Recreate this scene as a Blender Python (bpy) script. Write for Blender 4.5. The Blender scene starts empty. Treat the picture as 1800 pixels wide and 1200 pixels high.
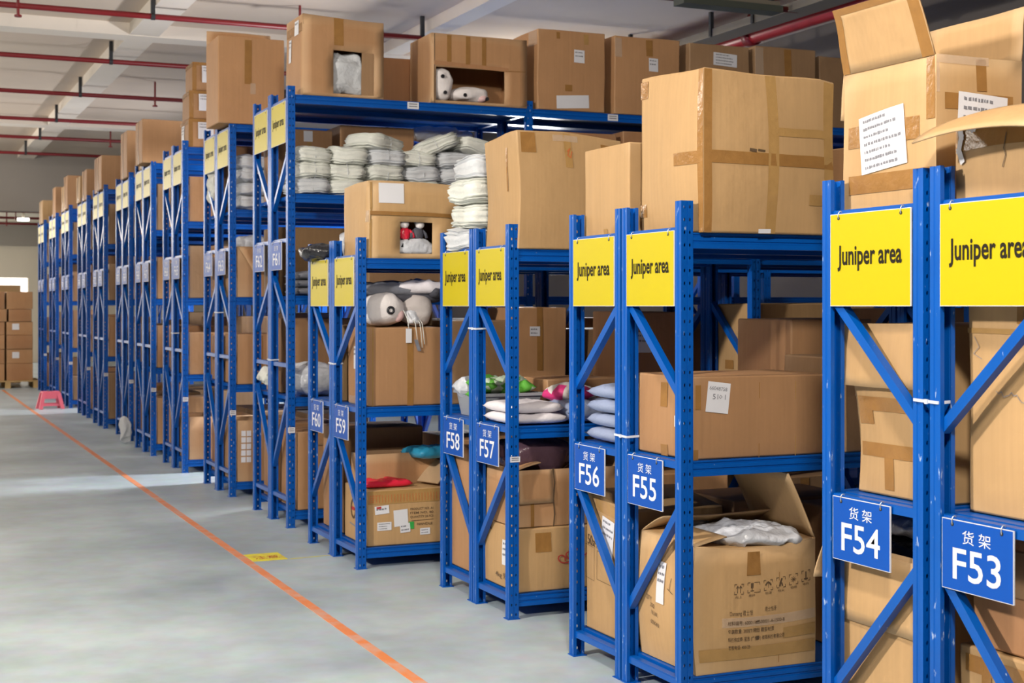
import bpy, bmesh, math, random
from mathutils import Vector, Matrix, noise

random.seed(7)
SC = bpy.context.scene
COL = SC.collection
R = math.radians

# ------------------------------------------------------------------ camera, world, light, exposure
YAW = 23.85
CAM_H = 1.585
FPX = 2500.0
SN, CS = math.sin(R(YAW)), math.cos(R(YAW))
cam_d = bpy.data.cameras.new('camera')
cam_d.lens = 50.0
cam_d.sensor_width = 36.0
cam_d.shift_y = -62.0 / 1800.0
cam_d.clip_end = 200
cam_d.dof.use_dof = True
cam_d.dof.focus_distance = 5.6
cam_d.dof.aperture_fstop = 6.3
cam = bpy.data.objects.new('camera', cam_d)
COL.objects.link(cam)
cam.location = (0, 0, CAM_H)
cam.rotation_euler = (R(90), 0, R(-YAW))
SC.camera = cam
SC.view_settings.view_transform = 'Standard'
SC.view_settings.look = 'None'
SC.view_settings.gamma = 1.0
SC.view_settings.use_curve_mapping = False
SC.view_settings.exposure = 0.12

world = bpy.data.worlds.new('world')
SC.world = world
world.use_nodes = True
world.node_tree.nodes['Background'].inputs[0].default_value = (1.0, 0.97, 0.93, 1)
world.node_tree.nodes['Background'].inputs[1].default_value = 0.10


def area(name, loc, target, size, size_y, power, color):
    d = bpy.data.lights.new(name, 'AREA')
    d.shape = 'RECTANGLE'
    d.size, d.size_y = size, size_y
    d.energy = power
    d.color = color
    o = bpy.data.objects.new(name, d)
    COL.objects.link(o)
    o.location = loc
    o.rotation_euler = (Vector(target) - Vector(loc)).to_track_quat('-Z', 'Y').to_euler()
    return o


WARM = (1.0, 0.93, 0.83)


def lamp(name, loc, radius, power, color):
    d = bpy.data.lights.new(name, 'POINT')
    d.shadow_soft_size = radius
    d.energy = power
    d.color = color
    o = bpy.data.objects.new(name, d)
    COL.objects.link(o)
    o.location = loc
    return o


area('ceiling_lamp_aisle', (-3.3, 4.6, 4.3), (2.9, 4.8, 1.3), 0.3, 0.35, 450, WARM)
area('ceiling_lamp_entry', (0.7, 0.6, 4.3), (3.1, 5.2, 1.6), 0.4, 0.4, 225, WARM)
lamp('pendant_lamp_mid', (-2.6, 10.6, 4.0), 0.35, 225, WARM)
lamp('pendant_lamp_deep', (-2.4, 18.6, 4.0), 0.35, 215, WARM)
lamp('pendant_lamp_far', (-1.5, 25.6, 3.7), 0.35, 420, WARM)
lamp('fill_light_wall', (7.2, 16.0, 3.7), 0.3, 80, WARM)  # added fill light for the right-hand ceiling and wall, no fixture there
area('aisle_end_lamp', (6.0, 13.25, 2.7), (1.6, 13.15, 0.0), 0.9, 0.5, 330, (0.97, 0.98, 1.0))
area('aisle_end_lamp_far', (6.0, 22.4, 2.7), (1.6, 22.45, 0.0), 0.9, 0.5, 200, (0.97, 0.98, 1.0))
lamp('far_hall_lamp', (-1.0, 36.0, 3.4), 0.4, 500, WARM)


def tanx(px):
    return math.tan(R(YAW) + math.atan((px - 900.0) / FPX))


def xa(px, Y):
    return Y * tanx(px)


def ya(px, X):
    return X / tanx(px)


def za(py, X, Y):
    return CAM_H - (py - 538.0) * (X * SN + Y * CS) / FPX


# ------------------------------------------------------------------ materials
MATS = {}


def srgb(r, g, b):
    f = lambda c: (c / 255.0) / 12.92 if c <= 10 else (((c / 255.0) + 0.055) / 1.055) ** 2.4
    return (f(r), f(g), f(b), 1.0)


def new_mat(name):
    m = bpy.data.materials.new(name)
    m.use_nodes = True
    MATS[name] = m
    nt = m.node_tree
    return m, nt, nt.nodes['Principled BSDF']


def nd(nt, t, **kw):
    n = nt.nodes.new(t)
    for k, v in kw.items():
        setattr(n, k, v)
    return n


def plain(name, col, rough=0.5, metal=0.0, var=0.0, scale=6.0, alpha=1.0, trans=0.0, bump=0.0, bscale=30.0, emit=0.0, spec=0.5):
    m, nt, b = new_mat(name)
    b.inputs['Base Color'].default_value = col
    b.inputs['Roughness'].default_value = rough
    b.inputs['Metallic'].default_value = metal
    b.inputs['Alpha'].default_value = alpha
    b.inputs['Specular IOR Level'].default_value = spec
    if trans:
        b.inputs['Transmission Weight'].default_value = trans
    if emit:
        b.inputs['Emission Color'].default_value = col
        b.inputs['Emission Strength'].default_value = emit
    tc = nd(nt, 'ShaderNodeTexCoord')
    if var:
        n = nd(nt, 'ShaderNodeTexNoise')
        n.inputs['Scale'].default_value = scale
        n.inputs['Detail'].default_value = 6
        nt.links.new(tc.outputs['Object'], n.inputs['Vector'])
        mx = nd(nt, 'ShaderNodeMix', data_type='RGBA')
        mx.inputs[6].default_value = tuple(c * (1 - var) for c in col[:3]) + (1,)
        mx.inputs[7].default_value = tuple(min(1, c * (1 + var)) for c in col[:3]) + (1,)
        nt.links.new(n.outputs['Fac'], mx.inputs[0])
        nt.links.new(mx.outputs[2], b.inputs['Base Color'])
    if bump:
        n = nd(nt, 'ShaderNodeTexNoise')
        n.inputs['Scale'].default_value = bscale
        n.inputs['Detail'].default_value = 4
        nt.links.new(tc.outputs['Object'], n.inputs['Vector'])
        bp = nd(nt, 'ShaderNodeBump')
        bp.inputs['Strength'].default_value = bump
        bp.inputs['Distance'].default_value = 0.01
        nt.links.new(n.outputs['Fac'], bp.inputs['Height'])
        nt.links.new(bp.outputs[0], b.inputs['Normal'])
    return m


def cardboard(name, col, var=0.12):
    m, nt, b = new_mat(name)
    b.inputs['Roughness'].default_value = 0.62
    b.inputs['Specular IOR Level'].default_value = 0.3
    tc = nd(nt, 'ShaderNodeTexCoord')
    oi = nd(nt, 'ShaderNodeObjectInfo')
    mp = nd(nt, 'ShaderNodeMapping')
    mp.inputs['Scale'].default_value = (60, 60, 1.2)
    nt.links.new(tc.outputs['Object'], mp.inputs['Vector'])
    st = nd(nt, 'ShaderNodeTexNoise')
    st.inputs['Scale'].default_value = 1.0
    st.inputs['Detail'].default_value = 3
    nt.links.new(mp.outputs[0], st.inputs['Vector'])
    bl = nd(nt, 'ShaderNodeTexNoise')
    bl.inputs['Scale'].default_value = 4.0
    bl.inputs['Detail'].default_value = 5
    nt.links.new(tc.outputs['Object'], bl.inputs['Vector'])
    ad = nd(nt, 'ShaderNodeMath', operation='ADD')
    nt.links.new(st.outputs['Fac'], ad.inputs[0])
    nt.links.new(bl.outputs['Fac'], ad.inputs[1])
    hf = nd(nt, 'ShaderNodeMath', operation='MULTIPLY')
    hf.inputs[1].default_value = 0.5
    nt.links.new(ad.outputs[0], hf.inputs[0])
    mx = nd(nt, 'ShaderNodeMix', data_type='RGBA')
    mx.inputs[6].default_value = tuple(c * (1 - var * 1.6) for c in col[:3]) + (1,)
    mx.inputs[7].default_value = tuple(c * (1 + var * 1.4) for c in col[:3]) + (1,)
    nt.links.new(hf.outputs[0], mx.inputs[0])
    hs = nd(nt, 'ShaderNodeHueSaturation')
    mr = nd(nt, 'ShaderNodeMapRange')
    mr.inputs['To Min'].default_value = 0.88
    mr.inputs['To Max'].default_value = 1.1
    nt.links.new(oi.outputs['Random'], mr.inputs['Value'])
    nt.links.new(mr.outputs[0], hs.inputs['Value'])
    nt.links.new(mx.outputs[2], hs.inputs['Color'])
    ge = nd(nt, 'ShaderNodeNewGeometry')
    pr = nd(nt, 'ShaderNodeMapRange')
    pr.inputs['From Min'].default_value = 0.53
    pr.inputs['From Max'].default_value = 0.62
    pr.inputs['To Max'].default_value = 0.45
    nt.links.new(ge.outputs['Pointiness'], pr.inputs['Value'])
    em = nd(nt, 'ShaderNodeMix', data_type='RGBA')
    em.inputs[7].default_value = (0.62, 0.45, 0.28, 1)
    nt.links.new(pr.outputs[0], em.inputs[0])
    nt.links.new(hs.outputs[0], em.inputs[6])
    nt.links.new(em.outputs[2], b.inputs['Base Color'])
    wr = nd(nt, 'ShaderNodeTexNoise')
    wr.inputs['Scale'].default_value = 7.0
    wr.inputs['Detail'].default_value = 3
    wr.inputs['Distortion'].default_value = 0.25
    nt.links.new(tc.outputs['Object'], wr.inputs['Vector'])
    bp0 = nd(nt, 'ShaderNodeBump')
    bp0.inputs['Strength'].default_value = 0.28
    bp0.inputs['Distance'].default_value = 0.02
    nt.links.new(wr.outputs['Fac'], bp0.inputs['Height'])
    bp = nd(nt, 'ShaderNodeBump')
    bp.inputs['Strength'].default_value = 0.3
    bp.inputs['Distance'].default_value = 0.004
    nt.links.new(hf.outputs[0], bp.inputs['Height'])
    nt.links.new(bp0.outputs[0], bp.inputs['Normal'])
    nt.links.new(bp.outputs[0], b.inputs['Normal'])
    return m


def blue_paint(name, holes):
    m, nt, b = new_mat(name)
    b.inputs['Roughness'].default_value = 0.34
    b.inputs['Specular IOR Level'].default_value = 0.35
    tc = nd(nt, 'ShaderNodeTexCoord')
    n = nd(nt, 'ShaderNodeTexNoise')
    n.inputs['Scale'].default_value = 55
    n.inputs['Detail'].default_value = 5
    mp = nd(nt, 'ShaderNodeMapping')
    mp.inputs['Scale'].default_value = (1.0, 1.0, 0.35)
    nt.links.new(tc.outputs['Object'], mp.inputs['Vector'])
    nt.links.new(mp.outputs[0], n.inputs['Vector'])
    cr = nd(nt, 'ShaderNodeValToRGB')
    cr.color_ramp.elements[0].position = 0.67 if holes else 0.71
    cr.color_ramp.elements[0].color = (0, 0, 0, 1)
    cr.color_ramp.elements[1].position = 0.73 if holes else 0.76
    cr.color_ramp.elements[1].color = (1, 1, 1, 1)
    nt.links.new(n.outputs['Fac'], cr.inputs[0])
    n2 = nd(nt, 'ShaderNodeTexNoise')
    n2.inputs['Scale'].default_value = 3.0
    nt.links.new(tc.outputs['Object'], n2.inputs['Vector'])
    mx0 = nd(nt, 'ShaderNodeMix', data_type='RGBA')
    mx0.inputs[6].default_value = (0.0, 0.066, 0.33, 1)
    mx0.inputs[7].default_value = (0.0, 0.098, 0.45, 1)
    nt.links.new(n2.outputs['Fac'], mx0.inputs[0])
    mx = nd(nt, 'ShaderNodeMix', data_type='RGBA')
    mx.inputs[7].default_value = (0.30, 0.40, 0.62, 1)
    nt.links.new(cr.outputs[0], mx.inputs[0])
    nt.links.new(mx0.outputs[2], mx.inputs[6])
    nt.links.new(mx.outputs[2], b.inputs['Base Color'])
    if holes:
        sp = nd(nt, 'ShaderNodeSeparateXYZ')
        nt.links.new(tc.outputs['Object'], sp.inputs[0])

        def mt(op, a, c=None):
            k = nd(nt, 'ShaderNodeMath', operation=op)
            for i, v in enumerate((a, c)):
                if v is None:
                    continue
                if isinstance(v, (int, float)):
                    k.inputs[i].default_value = v
                else:
                    nt.links.new(v, k.inputs[i])
            return k.outputs[0]
        zf = mt('FRACT', mt('DIVIDE', sp.outputs['Z'], 0.05))
        dz = mt('DIVIDE', mt('MULTIPLY', mt('ABSOLUTE', mt('SUBTRACT', zf, 0.5)), 0.05), 0.0070)
        dx = mt('DIVIDE', mt('ABSOLUTE', mt('SUBTRACT', mt('ABSOLUTE', sp.outputs['X']), 0.012)), 0.0038)
        rr = mt('ADD', mt('MULTIPLY', dz, dz), mt('MULTIPLY', dx, dx))
        hole = mt('MULTIPLY', mt('LESS_THAN', rr, 1.0), mt('LESS_THAN', mt('ABSOLUTE', sp.outputs['Y']), 0.004))
        nt.links.new(mt('SUBTRACT', 1.0, hole), b.inputs['Alpha'])
    return m


blue_paint('blue_upright', True)
blue_paint('blue_steel', False)
cardboard('kraft', (0.415, 0.225, 0.108, 1))
cardboard('kraft_tan', (0.475, 0.295, 0.138, 1))
cardboard('kraft_red', (0.375, 0.190, 0.090, 1))
cardboard('kraft_grey', (0.30, 0.180, 0.095, 1))
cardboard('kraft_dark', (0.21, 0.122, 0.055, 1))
plain('tape_brown', (0.30, 0.150, 0.045, 1), 0.22, var=0.2, scale=20, bump=0.2, bscale=40)
plain('tape_pale', (0.40, 0.235, 0.085, 1), 0.18, var=0.15, scale=20, bump=0.2, bscale=40)
plain('tape_clear', (0.70, 0.55, 0.42, 1), 0.10, alpha=0.4, bump=0.3, bscale=50)
plain('label_white', srgb(216, 216, 222), 0.5)
plain('ink', (0.015, 0.013, 0.012, 1), 0.6)
plain('ink_grey', (0.20, 0.20, 0.23, 1), 0.6)
plain('ink_brown', (0.10, 0.06, 0.03, 1), 0.6)
plain('ink_red', (0.45, 0.03, 0.03, 1), 0.6)
plain('ink_orange', (0.50, 0.12, 0.03, 1), 0.6)
plain('sign_yellow', (0.50, 0.405, 0.0, 1), 0.42, spec=0.25)
plain('sign_blue', (0.0, 0.068, 0.39, 1), 0.45, spec=0.25)
plain('sign_edge', srgb(215, 215, 222), 0.4)
plain('sign_letters', (0.012, 0.008, 0.003, 1), 0.6, spec=0.2)
plain('sign_white', srgb(222, 224, 232), 0.5)
plain('sign_pale', srgb(196, 204, 222), 0.3)
plain('tie_white', srgb(205, 212, 225), 0.35)
plain('clip_silver', srgb(190, 195, 200), 0.3, metal=0.6)
plain('concrete_beam', srgb(232, 222, 210), 0.9, var=0.05, scale=2)
plain('concrete_slab', srgb(214, 197, 180), 0.9, var=0.06, scale=1.5)
plain('wall_grey', srgb(150, 143, 136), 0.9, var=0.04, scale=1)
plain('wall_dark', srgb(98, 92, 88), 0.9, var=0.05, scale=1)
plain('wall_beige', srgb(206, 196, 180), 0.9, var=0.03, scale=1)
plain('pipe_red', (0.20, 0.008, 0.012, 1), 0.4)
plain('pipe_bright', (0.36, 0.010, 0.016, 1), 0.35)
plain('hanger_black', (0.025, 0.028, 0.034, 1), 0.5)
plain('tray_green', (0.075, 0.085, 0.07, 1), 0.5)
plain('tray_grey', srgb(130, 122, 108), 0.5)
plain('rag_white', srgb(216, 218, 212), 0.75, var=0.08, scale=9, bump=0.5, bscale=45)
plain('rag_cool', srgb(200, 203, 208), 0.75, var=0.10, scale=9, bump=0.5, bscale=45)
plain('garment_blue', srgb(140, 152, 182), 0.8, var=0.10, scale=10, bump=0.4, bscale=40)
plain('garment_grey', srgb(120, 122, 132), 0.8, var=0.15, scale=10, bump=0.4, bscale=40)
plain('garment_dark', srgb(72, 72, 82), 0.75, var=0.2, scale=10, bump=0.4, bscale=40)
plain('garment_white', srgb(225, 220, 226), 0.7, var=0.08, scale=8, bump=0.4, bscale=40)
plain('poly_clear', srgb(205, 208, 216), 0.20, alpha=0.93, var=0.14, scale=14, bump=0.9, bscale=26)
plain('poly_grey', srgb(130, 128, 132), 0.2, alpha=0.9, bump=0.8, bscale=28)
plain('poly_black', (0.02, 0.02, 0.025, 1), 0.22, bump=0.7, bscale=30)
plain('poly_red', (0.65, 0.02, 0.05, 1), 0.25, bump=0.6, bscale=30)
plain('poly_cyan', (0.03, 0.27, 0.45, 1), 0.2, bump=0.6, bscale=30)
plain('poly_purple', (0.10, 0.055, 0.075, 1), 0.2, bump=0.6, bscale=30)
plain('plush_white', srgb(228, 222, 222), 0.8, var=0.06, scale=12, bump=0.3, bscale=60)
plain('plush_pink', srgb(225, 190, 190), 0.8)
plain('plush_grey', srgb(180, 172, 170), 0.8, var=0.1, scale=12, bump=0.3, bscale=60)
plain('crate_grey', srgb(150, 154, 160), 0.45)
plain('stool_pink', srgb(232, 110, 128), 0.4)
plain('wood', srgb(190, 160, 110), 0.75, var=0.15, scale=8)
plain('wrap', srgb(235, 230, 205), 0.25, alpha=0.55, bump=0.8, bscale=20)
plain('lamp_glow', (1.0, 0.96, 0.88, 1), 0.4, emit=6.0)
plain('daylight', (1.0, 0.95, 0.88, 1), 0.4, emit=2.2)
plain('green_label', (0.03, 0.35, 0.06, 1), 0.5)

# pink and white patterned fabric, green and white packets
for nm_, c_one, c_two, sc_v in (('fabric_pink', (0.72, 0.04, 0.22, 1), (0.75, 0.70, 0.66, 1), 11), ('poly_green', (0.10, 0.38, 0.04, 1), (0.50, 0.60, 0.46, 1), 16)):
  m, nt, b = new_mat(nm_)
  b.inputs['Roughness'].default_value = 0.6
  tc = nd(nt, 'ShaderNodeTexCoord')
  vn = nd(nt, 'ShaderNodeTexVoronoi')
  vn.inputs['Scale'].default_value = sc_v
  nt.links.new(tc.outputs['Object'], vn.inputs['Vector'])
  cr = nd(nt, 'ShaderNodeValToRGB')
  cr.color_ramp.interpolation = 'CONSTANT'
  cr.color_ramp.elements[0].color = c_one
  cr.color_ramp.elements[1].position = 0.5
  cr.color_ramp.elements[1].color = c_two
  nt.links.new(vn.outputs['Color'], cr.inputs[0])
  nt.links.new(cr.outputs[0], b.inputs['Base Color'])

# floor
m, nt, b = new_mat('floor_concrete')
tc = nd(nt, 'ShaderNodeTexCoord')
n1 = nd(nt, 'ShaderNodeTexNoise')
n1.inputs['Scale'].default_value = 0.8
n1.inputs['Detail'].default_value = 8
n1.inputs['Roughness'].default_value = 0.6
nt.links.new(tc.outputs['Object'], n1.inputs['Vector'])
n2 = nd(nt, 'ShaderNodeTexNoise')
n2.inputs['Scale'].default_value = 9
n2.inputs['Detail'].default_value = 8
nt.links.new(tc.outputs['Object'], n2.inputs['Vector'])
cr = nd(nt, 'ShaderNodeValToRGB')
cr.color_ramp.elements[0].position = 0.3
cr.color_ramp.elements[0].color = srgb(138, 157, 168)
cr.color_ramp.elements[1].position = 0.7
cr.color_ramp.elements[1].color = srgb(184, 203, 213)
nt.links.new(n1.outputs['Fac'], cr.inputs[0])
mx = nd(nt, 'ShaderNodeMix', data_type='RGBA', blend_type='OVERLAY')
mx.inputs[0].default_value = 0.22
nt.links.new(cr.outputs[0], mx.inputs[6])
nt.links.new(n2.outputs['Color'], mx.inputs[7])
hs = nd(nt, 'ShaderNodeHueSaturation')
hs.inputs['Saturation'].default_value = 0.75
nt.links.new(mx.outputs[2], hs.inputs['Color'])
nt.links.new(hs.outputs[0], b.inputs['Base Color'])
mr = nd(nt, 'ShaderNodeMapRange')
mr.inputs['To Min'].default_value = 0.28
mr.inputs['To Max'].default_value = 0.55
nt.links.new(n1.outputs['Fac'], mr.inputs['Value'])
nt.links.new(mr.outputs[0], b.inputs['Roughness'])

# worn floor paint
for nm, c1 in (('line_orange', (0.76, 0.24, 0.07, 1)), ('label_yellow', (0.80, 0.72, 0.02, 1))):
    m, nt, b = new_mat(nm)
    b.inputs['Roughness'].default_value = 0.4
    tc = nd(nt, 'ShaderNodeTexCoord')
    n = nd(nt, 'ShaderNodeTexNoise')
    n.inputs['Scale'].default_value = 9 if nm == 'line_orange' else 14
    n.inputs['Detail'].default_value = 6
    nt.links.new(tc.outputs['Object'], n.inputs['Vector'])
    cr = nd(nt, 'ShaderNodeValToRGB')
    cr.color_ramp.elements[0].position = 0.42
    cr.color_ramp.elements[0].color = c1
    cr.color_ramp.elements[1].position = 0.80
    cr.color_ramp.elements[1].color = (0.62, 0.45, 0.38, 1) if nm == 'line_orange' else (0.55, 0.40, 0.10, 1)
    nt.links.new(n.outputs['Fac'], cr.inputs[0])
    nt.links.new(cr.outputs[0], b.inputs['Base Color'])


# ------------------------------------------------------------------ mesh helpers
class MB:
    def __init__(s):
        s.v, s.f, s.m = [], [], []

    def add(s, vs, fs, mi=0):
        k = len(s.v)
        s.v += [tuple(v) for v in vs]
        s.f += [[i + k for i in f] for f in fs]
        s.m += [mi] * len(fs)

    def box(s, x0, x1, y0, y1, z0, z1, mi=0):
        s.add([(x0, y0, z0), (x1, y0, z0), (x1, y1, z0), (x0, y1, z0), (x0, y0, z1), (x1, y0, z1), (x1, y1, z1), (x0, y1, z1)],
              [[0, 3, 2, 1], [4, 5, 6, 7], [0, 1, 5, 4], [1, 2, 6, 5], [2, 3, 7, 6], [3, 0, 4, 7]], mi)

    def bar(s, p, q, side, w, h, mi=0):
        p, q = Vector(p), Vector(q)
        d = (q - p).normalized()
        a = Vector(side).normalized()
        c = d.cross(a).normalized()
        vs = []
        for e in (p, q):
            for i, j in ((-1, -1), (1, -1), (1, 1), (-1, 1)):
                vs.append(e + a * (i * w / 2) + c * (j * h / 2))
        s.add(vs, [[0, 3, 2, 1], [4, 5, 6, 7], [0, 1, 5, 4], [1, 2, 6, 5], [2, 3, 7, 6], [3, 0, 4, 7]], mi)

    def tube(s, pts, r, n=10, mi=0):
        pts = [Vector(p) for p in pts]
        rings = []
        for i, p in enumerate(pts):
            d = (pts[min(i + 1, len(pts) - 1)] - pts[max(i - 1, 0)]).normalized()
            a = d.orthogonal().normalized() if i == 0 else (rings_a - d * rings_a.dot(d)).normalized()
            rings_a = a
            c = d.cross(a)
            rings.append([p + (a * math.cos(t) + c * math.sin(t)) * r for t in [2 * math.pi * k / n for k in range(n)]])
        vs = [v for rg in rings for v in rg]
        fs = []
        for i in range(len(pts) - 1):
            for k in range(n):
                fs.append([i * n + k, i * n + (k + 1) % n, (i + 1) * n + (k + 1) % n, (i + 1) * n + k])
        fs.append(list(range(n))[::-1])
        fs.append([(len(pts) - 1) * n + k for k in range(n)])
        s.add(vs, fs, mi)

    def mesh(s, name, mats, smooth=False, merge=False, recalc=True):
        me = bpy.data.meshes.new(name)
        me.from_pydata(s.v, [], s.f)
        for mm in (mats if isinstance(mats, (list, tuple)) else [mats]):
            me.materials.append(MATS[mm])
        for p, mi in zip(me.polygons, s.m):
            p.material_index = mi
            p.use_smooth = smooth
        if merge or recalc:
            bm = bmesh.new()
            bm.from_mesh(me)
            if merge:
                bmesh.ops.remove_doubles(bm, verts=bm.verts, dist=1e-5)
            if recalc:
                bmesh.ops.recalc_face_normals(bm, faces=bm.faces)
            bm.to_mesh(me)
            bm.free()
        me.update()
        return me


def link(name, me, parent=None, loc=(0, 0, 0), rot=None):
    o = bpy.data.objects.new(name, me)
    COL.objects.link(o)
    if parent is not None:
        o.parent = parent
    o.location = loc
    if rot:
        o.rotation_euler = rot
    return o


LABELS = {}


def tag(o, label, cat, group=None, kind=None):
    if label:
        if len(label.split()) > 15:
            print('LONG', len(label.split()), label)
        if label in LABELS and not (group and LABELS[label] == group):
            print('DUPLICATE LABEL', label)
        LABELS[label] = group
        o['label'] = label
    if cat:
        o['category'] = cat
    if group:
        o['group'] = group
    if kind:
        o['kind'] = kind
    return o


def thing(name, label, cat, loc=(0, 0, 0), rz=0.0, group=None):
    o = bpy.data.objects.new(name, None)
    COL.objects.link(o)
    o.location = loc
    o.rotation_euler = (0, 0, rz)
    o.empty_display_size = 0.1
    return tag(o, label, cat, group)


def structure(name, mb, mats, **kw):
    o = link(name, mb.mesh(name, mats, **kw))
    o['kind'] = 'structure'
    return o


TXT = {}


def text2d(body, bold=0.0):
    """Flat outline of a line of writing: points and faces, height of a capital scaled to 1, origin at lower left."""
    key = (body, bold)
    if key not in TXT:
        cu = bpy.data.curves.new('writing', 'FONT')
        cu.body = body
        cu.offset = bold
        cu.resolution_u = 3
        ob = bpy.data.objects.new('writing', cu)
        COL.objects.link(ob)
        dg = bpy.context.evaluated_depsgraph_get()
        me = bpy.data.meshes.new_from_object(ob.evaluated_get(dg))
        vs = [(v.co.x, v.co.y) for v in me.vertices]
        fs = [list(p.vertices) for p in me.polygons]
        bpy.data.objects.remove(ob)
        bpy.data.curves.remove(cu)
        bpy.data.meshes.remove(me)
        if not vs:
            vs, fs = [(0, 0), (1, 0), (1, 1)], [[0, 1, 2]]
        x0 = min(v[0] for v in vs)
        y0 = min(v[1] for v in vs)
        TXT[key] = ([(x - x0, y) for x, y in vs], fs, max(v[0] for v in vs) - x0, max(v[1] for v in vs), y0)
    return TXT[key]


# ------------------------------------------------------------------ the setting
mb = MB()
mb.add([(-14, -8, 0), (14, -8, 0), (14, 46, 0), (-14, 46, 0)], [[0, 1, 2, 3]])
mb.box(-14, 14, -8, 46, -0.2, -0.01)
structure('floor', mb, 'floor_concrete')

ZS, ZB, ZP = 4.725, 4.585, 4.485      # slab, beam underside, pipe axis
mb = MB()
mb.box(-14, 9.6, -8, 30.5, ZS, ZS + 0.2)
structure('ceiling', mb, 'concrete_slab')
nb = 0
for y0, y1 in ((7.6, 7.94), (16.13, 16.47), (24.7, 25.1)):
    nb += 1
    mb = MB()
    mb.box(-14, 9.55, y0, y1, ZB, ZS)
    structure('ceiling_beam_%d' % nb, mb, 'concrete_beam')
for x0, x1 in ((-0.45, -0.1), (2.496, 2.817), (5.46, 5.70)):
    for y0, y1 in ((-2.0, 7.6), (7.94, 16.13), (16.47, 24.7), (25.1, 30.5)):
        nb += 1
        mb = MB()
        mb.box(x0, x1, y0, y1, ZB + 0.01, ZS)
        structure('ceiling_beam_%d' % nb, mb, 'concrete_beam')
mb = MB()
mb.box(-14, 9.6, 30.5, 30.8, 3.52, ZS + 0.2)
structure('wall_bulkhead', mb, 'wall_grey')
mb = MB()
mb.box(9.6, 9.8, -8, 42, 0, ZS + 0.2)
structure('wall_right', mb, 'wall_dark')
mb = MB()
mb.box(-14, 9.6, 30.8, 42, 3.92, 4.1)
structure('ceiling_far', mb, 'wall_beige')
mb = MB()
mb.box(-14, -8, 42, 42.2, 0, 3.9)
mb.box(-8, 3.72, 42, 42.2, 2.38, 3.9)
mb.box(3.72, 9.6, 42, 42.2, 0, 3.9)
structure('wall_far', mb, 'wall_beige')
mb = MB()
mb.box(-14, 9.6, 41.9, 42.0, 3.27, 3.9)
structure('shade_band_1', mb, 'wall_grey')  # grey slab puts the shade along the far wall's top into colour
mb = MB()
mb.box(-8, 3.72, 42.25, 42.3, 0, 2.38)
structure('window_1', mb, 'daylight')

# floor marks
mb = MB()
mb.box(2.04, 2.095, 1.2, 28.5, 0.0005, 0.002)
tag(link('floor_tape', mb.mesh('floor_tape', 'line_orange')), 'long orange tape line stuck on the grey floor along the racks', 'floor tape')
lab = thing('floor_label', 'worn yellow rectangular label stuck on the floor beside the orange line', 'floor label', (2.21, 8.85, 0))
mb = MB()
mb.box(-0.11, 0.11, -0.13, 0.13, 0.0005, 0.0025)
link('sheet', mb.mesh('sheet', 'label_yellow'), lab)
vs, fs, w, h, _ = text2d('注意', 0.0)
mb = MB()
mb.add([(-0.08 + x * 0.16 / w, -0.06 + y * 0.11, 0.003) for x, y in vs], fs)
link('lettering', mb.mesh('lettering', 'ink_red'), lab)
mb = MB()
mb.box(0, 0.55, -0.006, 0.006, 0.0005, 0.0015)
tag(link('floor_tape', mb.mesh('floor_tape_thin', 'label_yellow'), None, (2.33, 8.72, 0), (0, 0, 0.12)), 'thin yellow tape strip running from the yellow floor label to the racks', 'floor tape')

# ------------------------------------------------------------------ pipes, hangers, tray
ord_ = ['first', 'second', 'third', 'fourth', 'fifth', 'sixth', 'seventh', 'eighth', 'ninth', 'tenth', 'eleventh', 'twelfth']
PIPE_Y = [11.63, 14.48, 17.35, 20.23, 23.16, 25.7, 28.4]
for i, y in enumerate(PIPE_Y):
    t = thing('sprinkler_pipe', 'thin red sprinkler pipe crossing under the ceiling, %s from the camera' % ord_[i], 'pipe', (0, y, ZP), 0, 'red sprinkler pipes under the ceiling')
    mb = MB()
    x1 = 8.2
    mb.tube([(-5, 0, 0), (x1, 0, 0)], 0.029, 12)
    link('tube', mb.mesh('pipe_tube', 'pipe_red', smooth=True), t)
    for x in (2.47, 5.34, 7.9):
        mb = MB()
        mb.box(x - 0.02, x + 0.02, -0.02, 0.02, 0.02, ZS - ZP)
        link('hanger', mb.mesh('hanger', 'hanger_black'), t)
        mb = MB()
        mb.tube([(x - 0.02, 0, 0), (x + 0.02, 0, 0)], 0.036, 12)
        link('clamp', mb.mesh('clamp', 'hanger_black'), t)
    for x in ((5.5,), (1.19, 3.98), (5.9,), (3.48,), (6.2,), (3.65,), (6.4,))[i]:
        mb = MB()
        mb.tube([(x, 0, -0.09), (x, 0, -0.03), (x, 0, ZS - ZP)], 0.014, 8)
        mb.tube([(x, 0, -0.02), (x, 0, 0.02)], 0.036, 10)
        mb.tube([(x, 0, -0.11), (x, 0, -0.09)], 0.035, 8)
        link('sprinkler_head', mb.mesh('sprinkler_head', 'pipe_red'), t)
t = thing('main_pipe', 'thick red main water pipe under the ceiling by the dark wall', 'pipe', (8.55, 0, 4.49))
mb = MB()
mb.tube([(0, -4, 0), (0, 29.4, 0)], 0.085, 16)
link('tube', mb.mesh('main_tube', 'pipe_bright', smooth=True), t)
for y in (10.4, 12.9, 15.0):
    mb = MB()
    mb.tube([(0, y, 0), (0, y + 0.12, 0)], 0.105, 16)
    link('coupling', mb.mesh('coupling', 'pipe_red', smooth=True), t)
    mb = MB()
    mb.tube([(0, y + 0.06, 0.05), (0, y + 0.06, 0.23)], 0.045, 10)
    link('riser', mb.mesh('riser', 'pipe_red', smooth=True), t)
t = thing('cable_tray', 'long grey metal cable tray running above the thick red pipe', 'cable tray', (8.22, 0, 4.46))
mb = MB()
mb.box(-0.14, 0.14, -4, 29.3, 0, 0.012)
mb.box(-0.14, -0.13, -4, 29.3, 0.012, 0.08)
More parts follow.
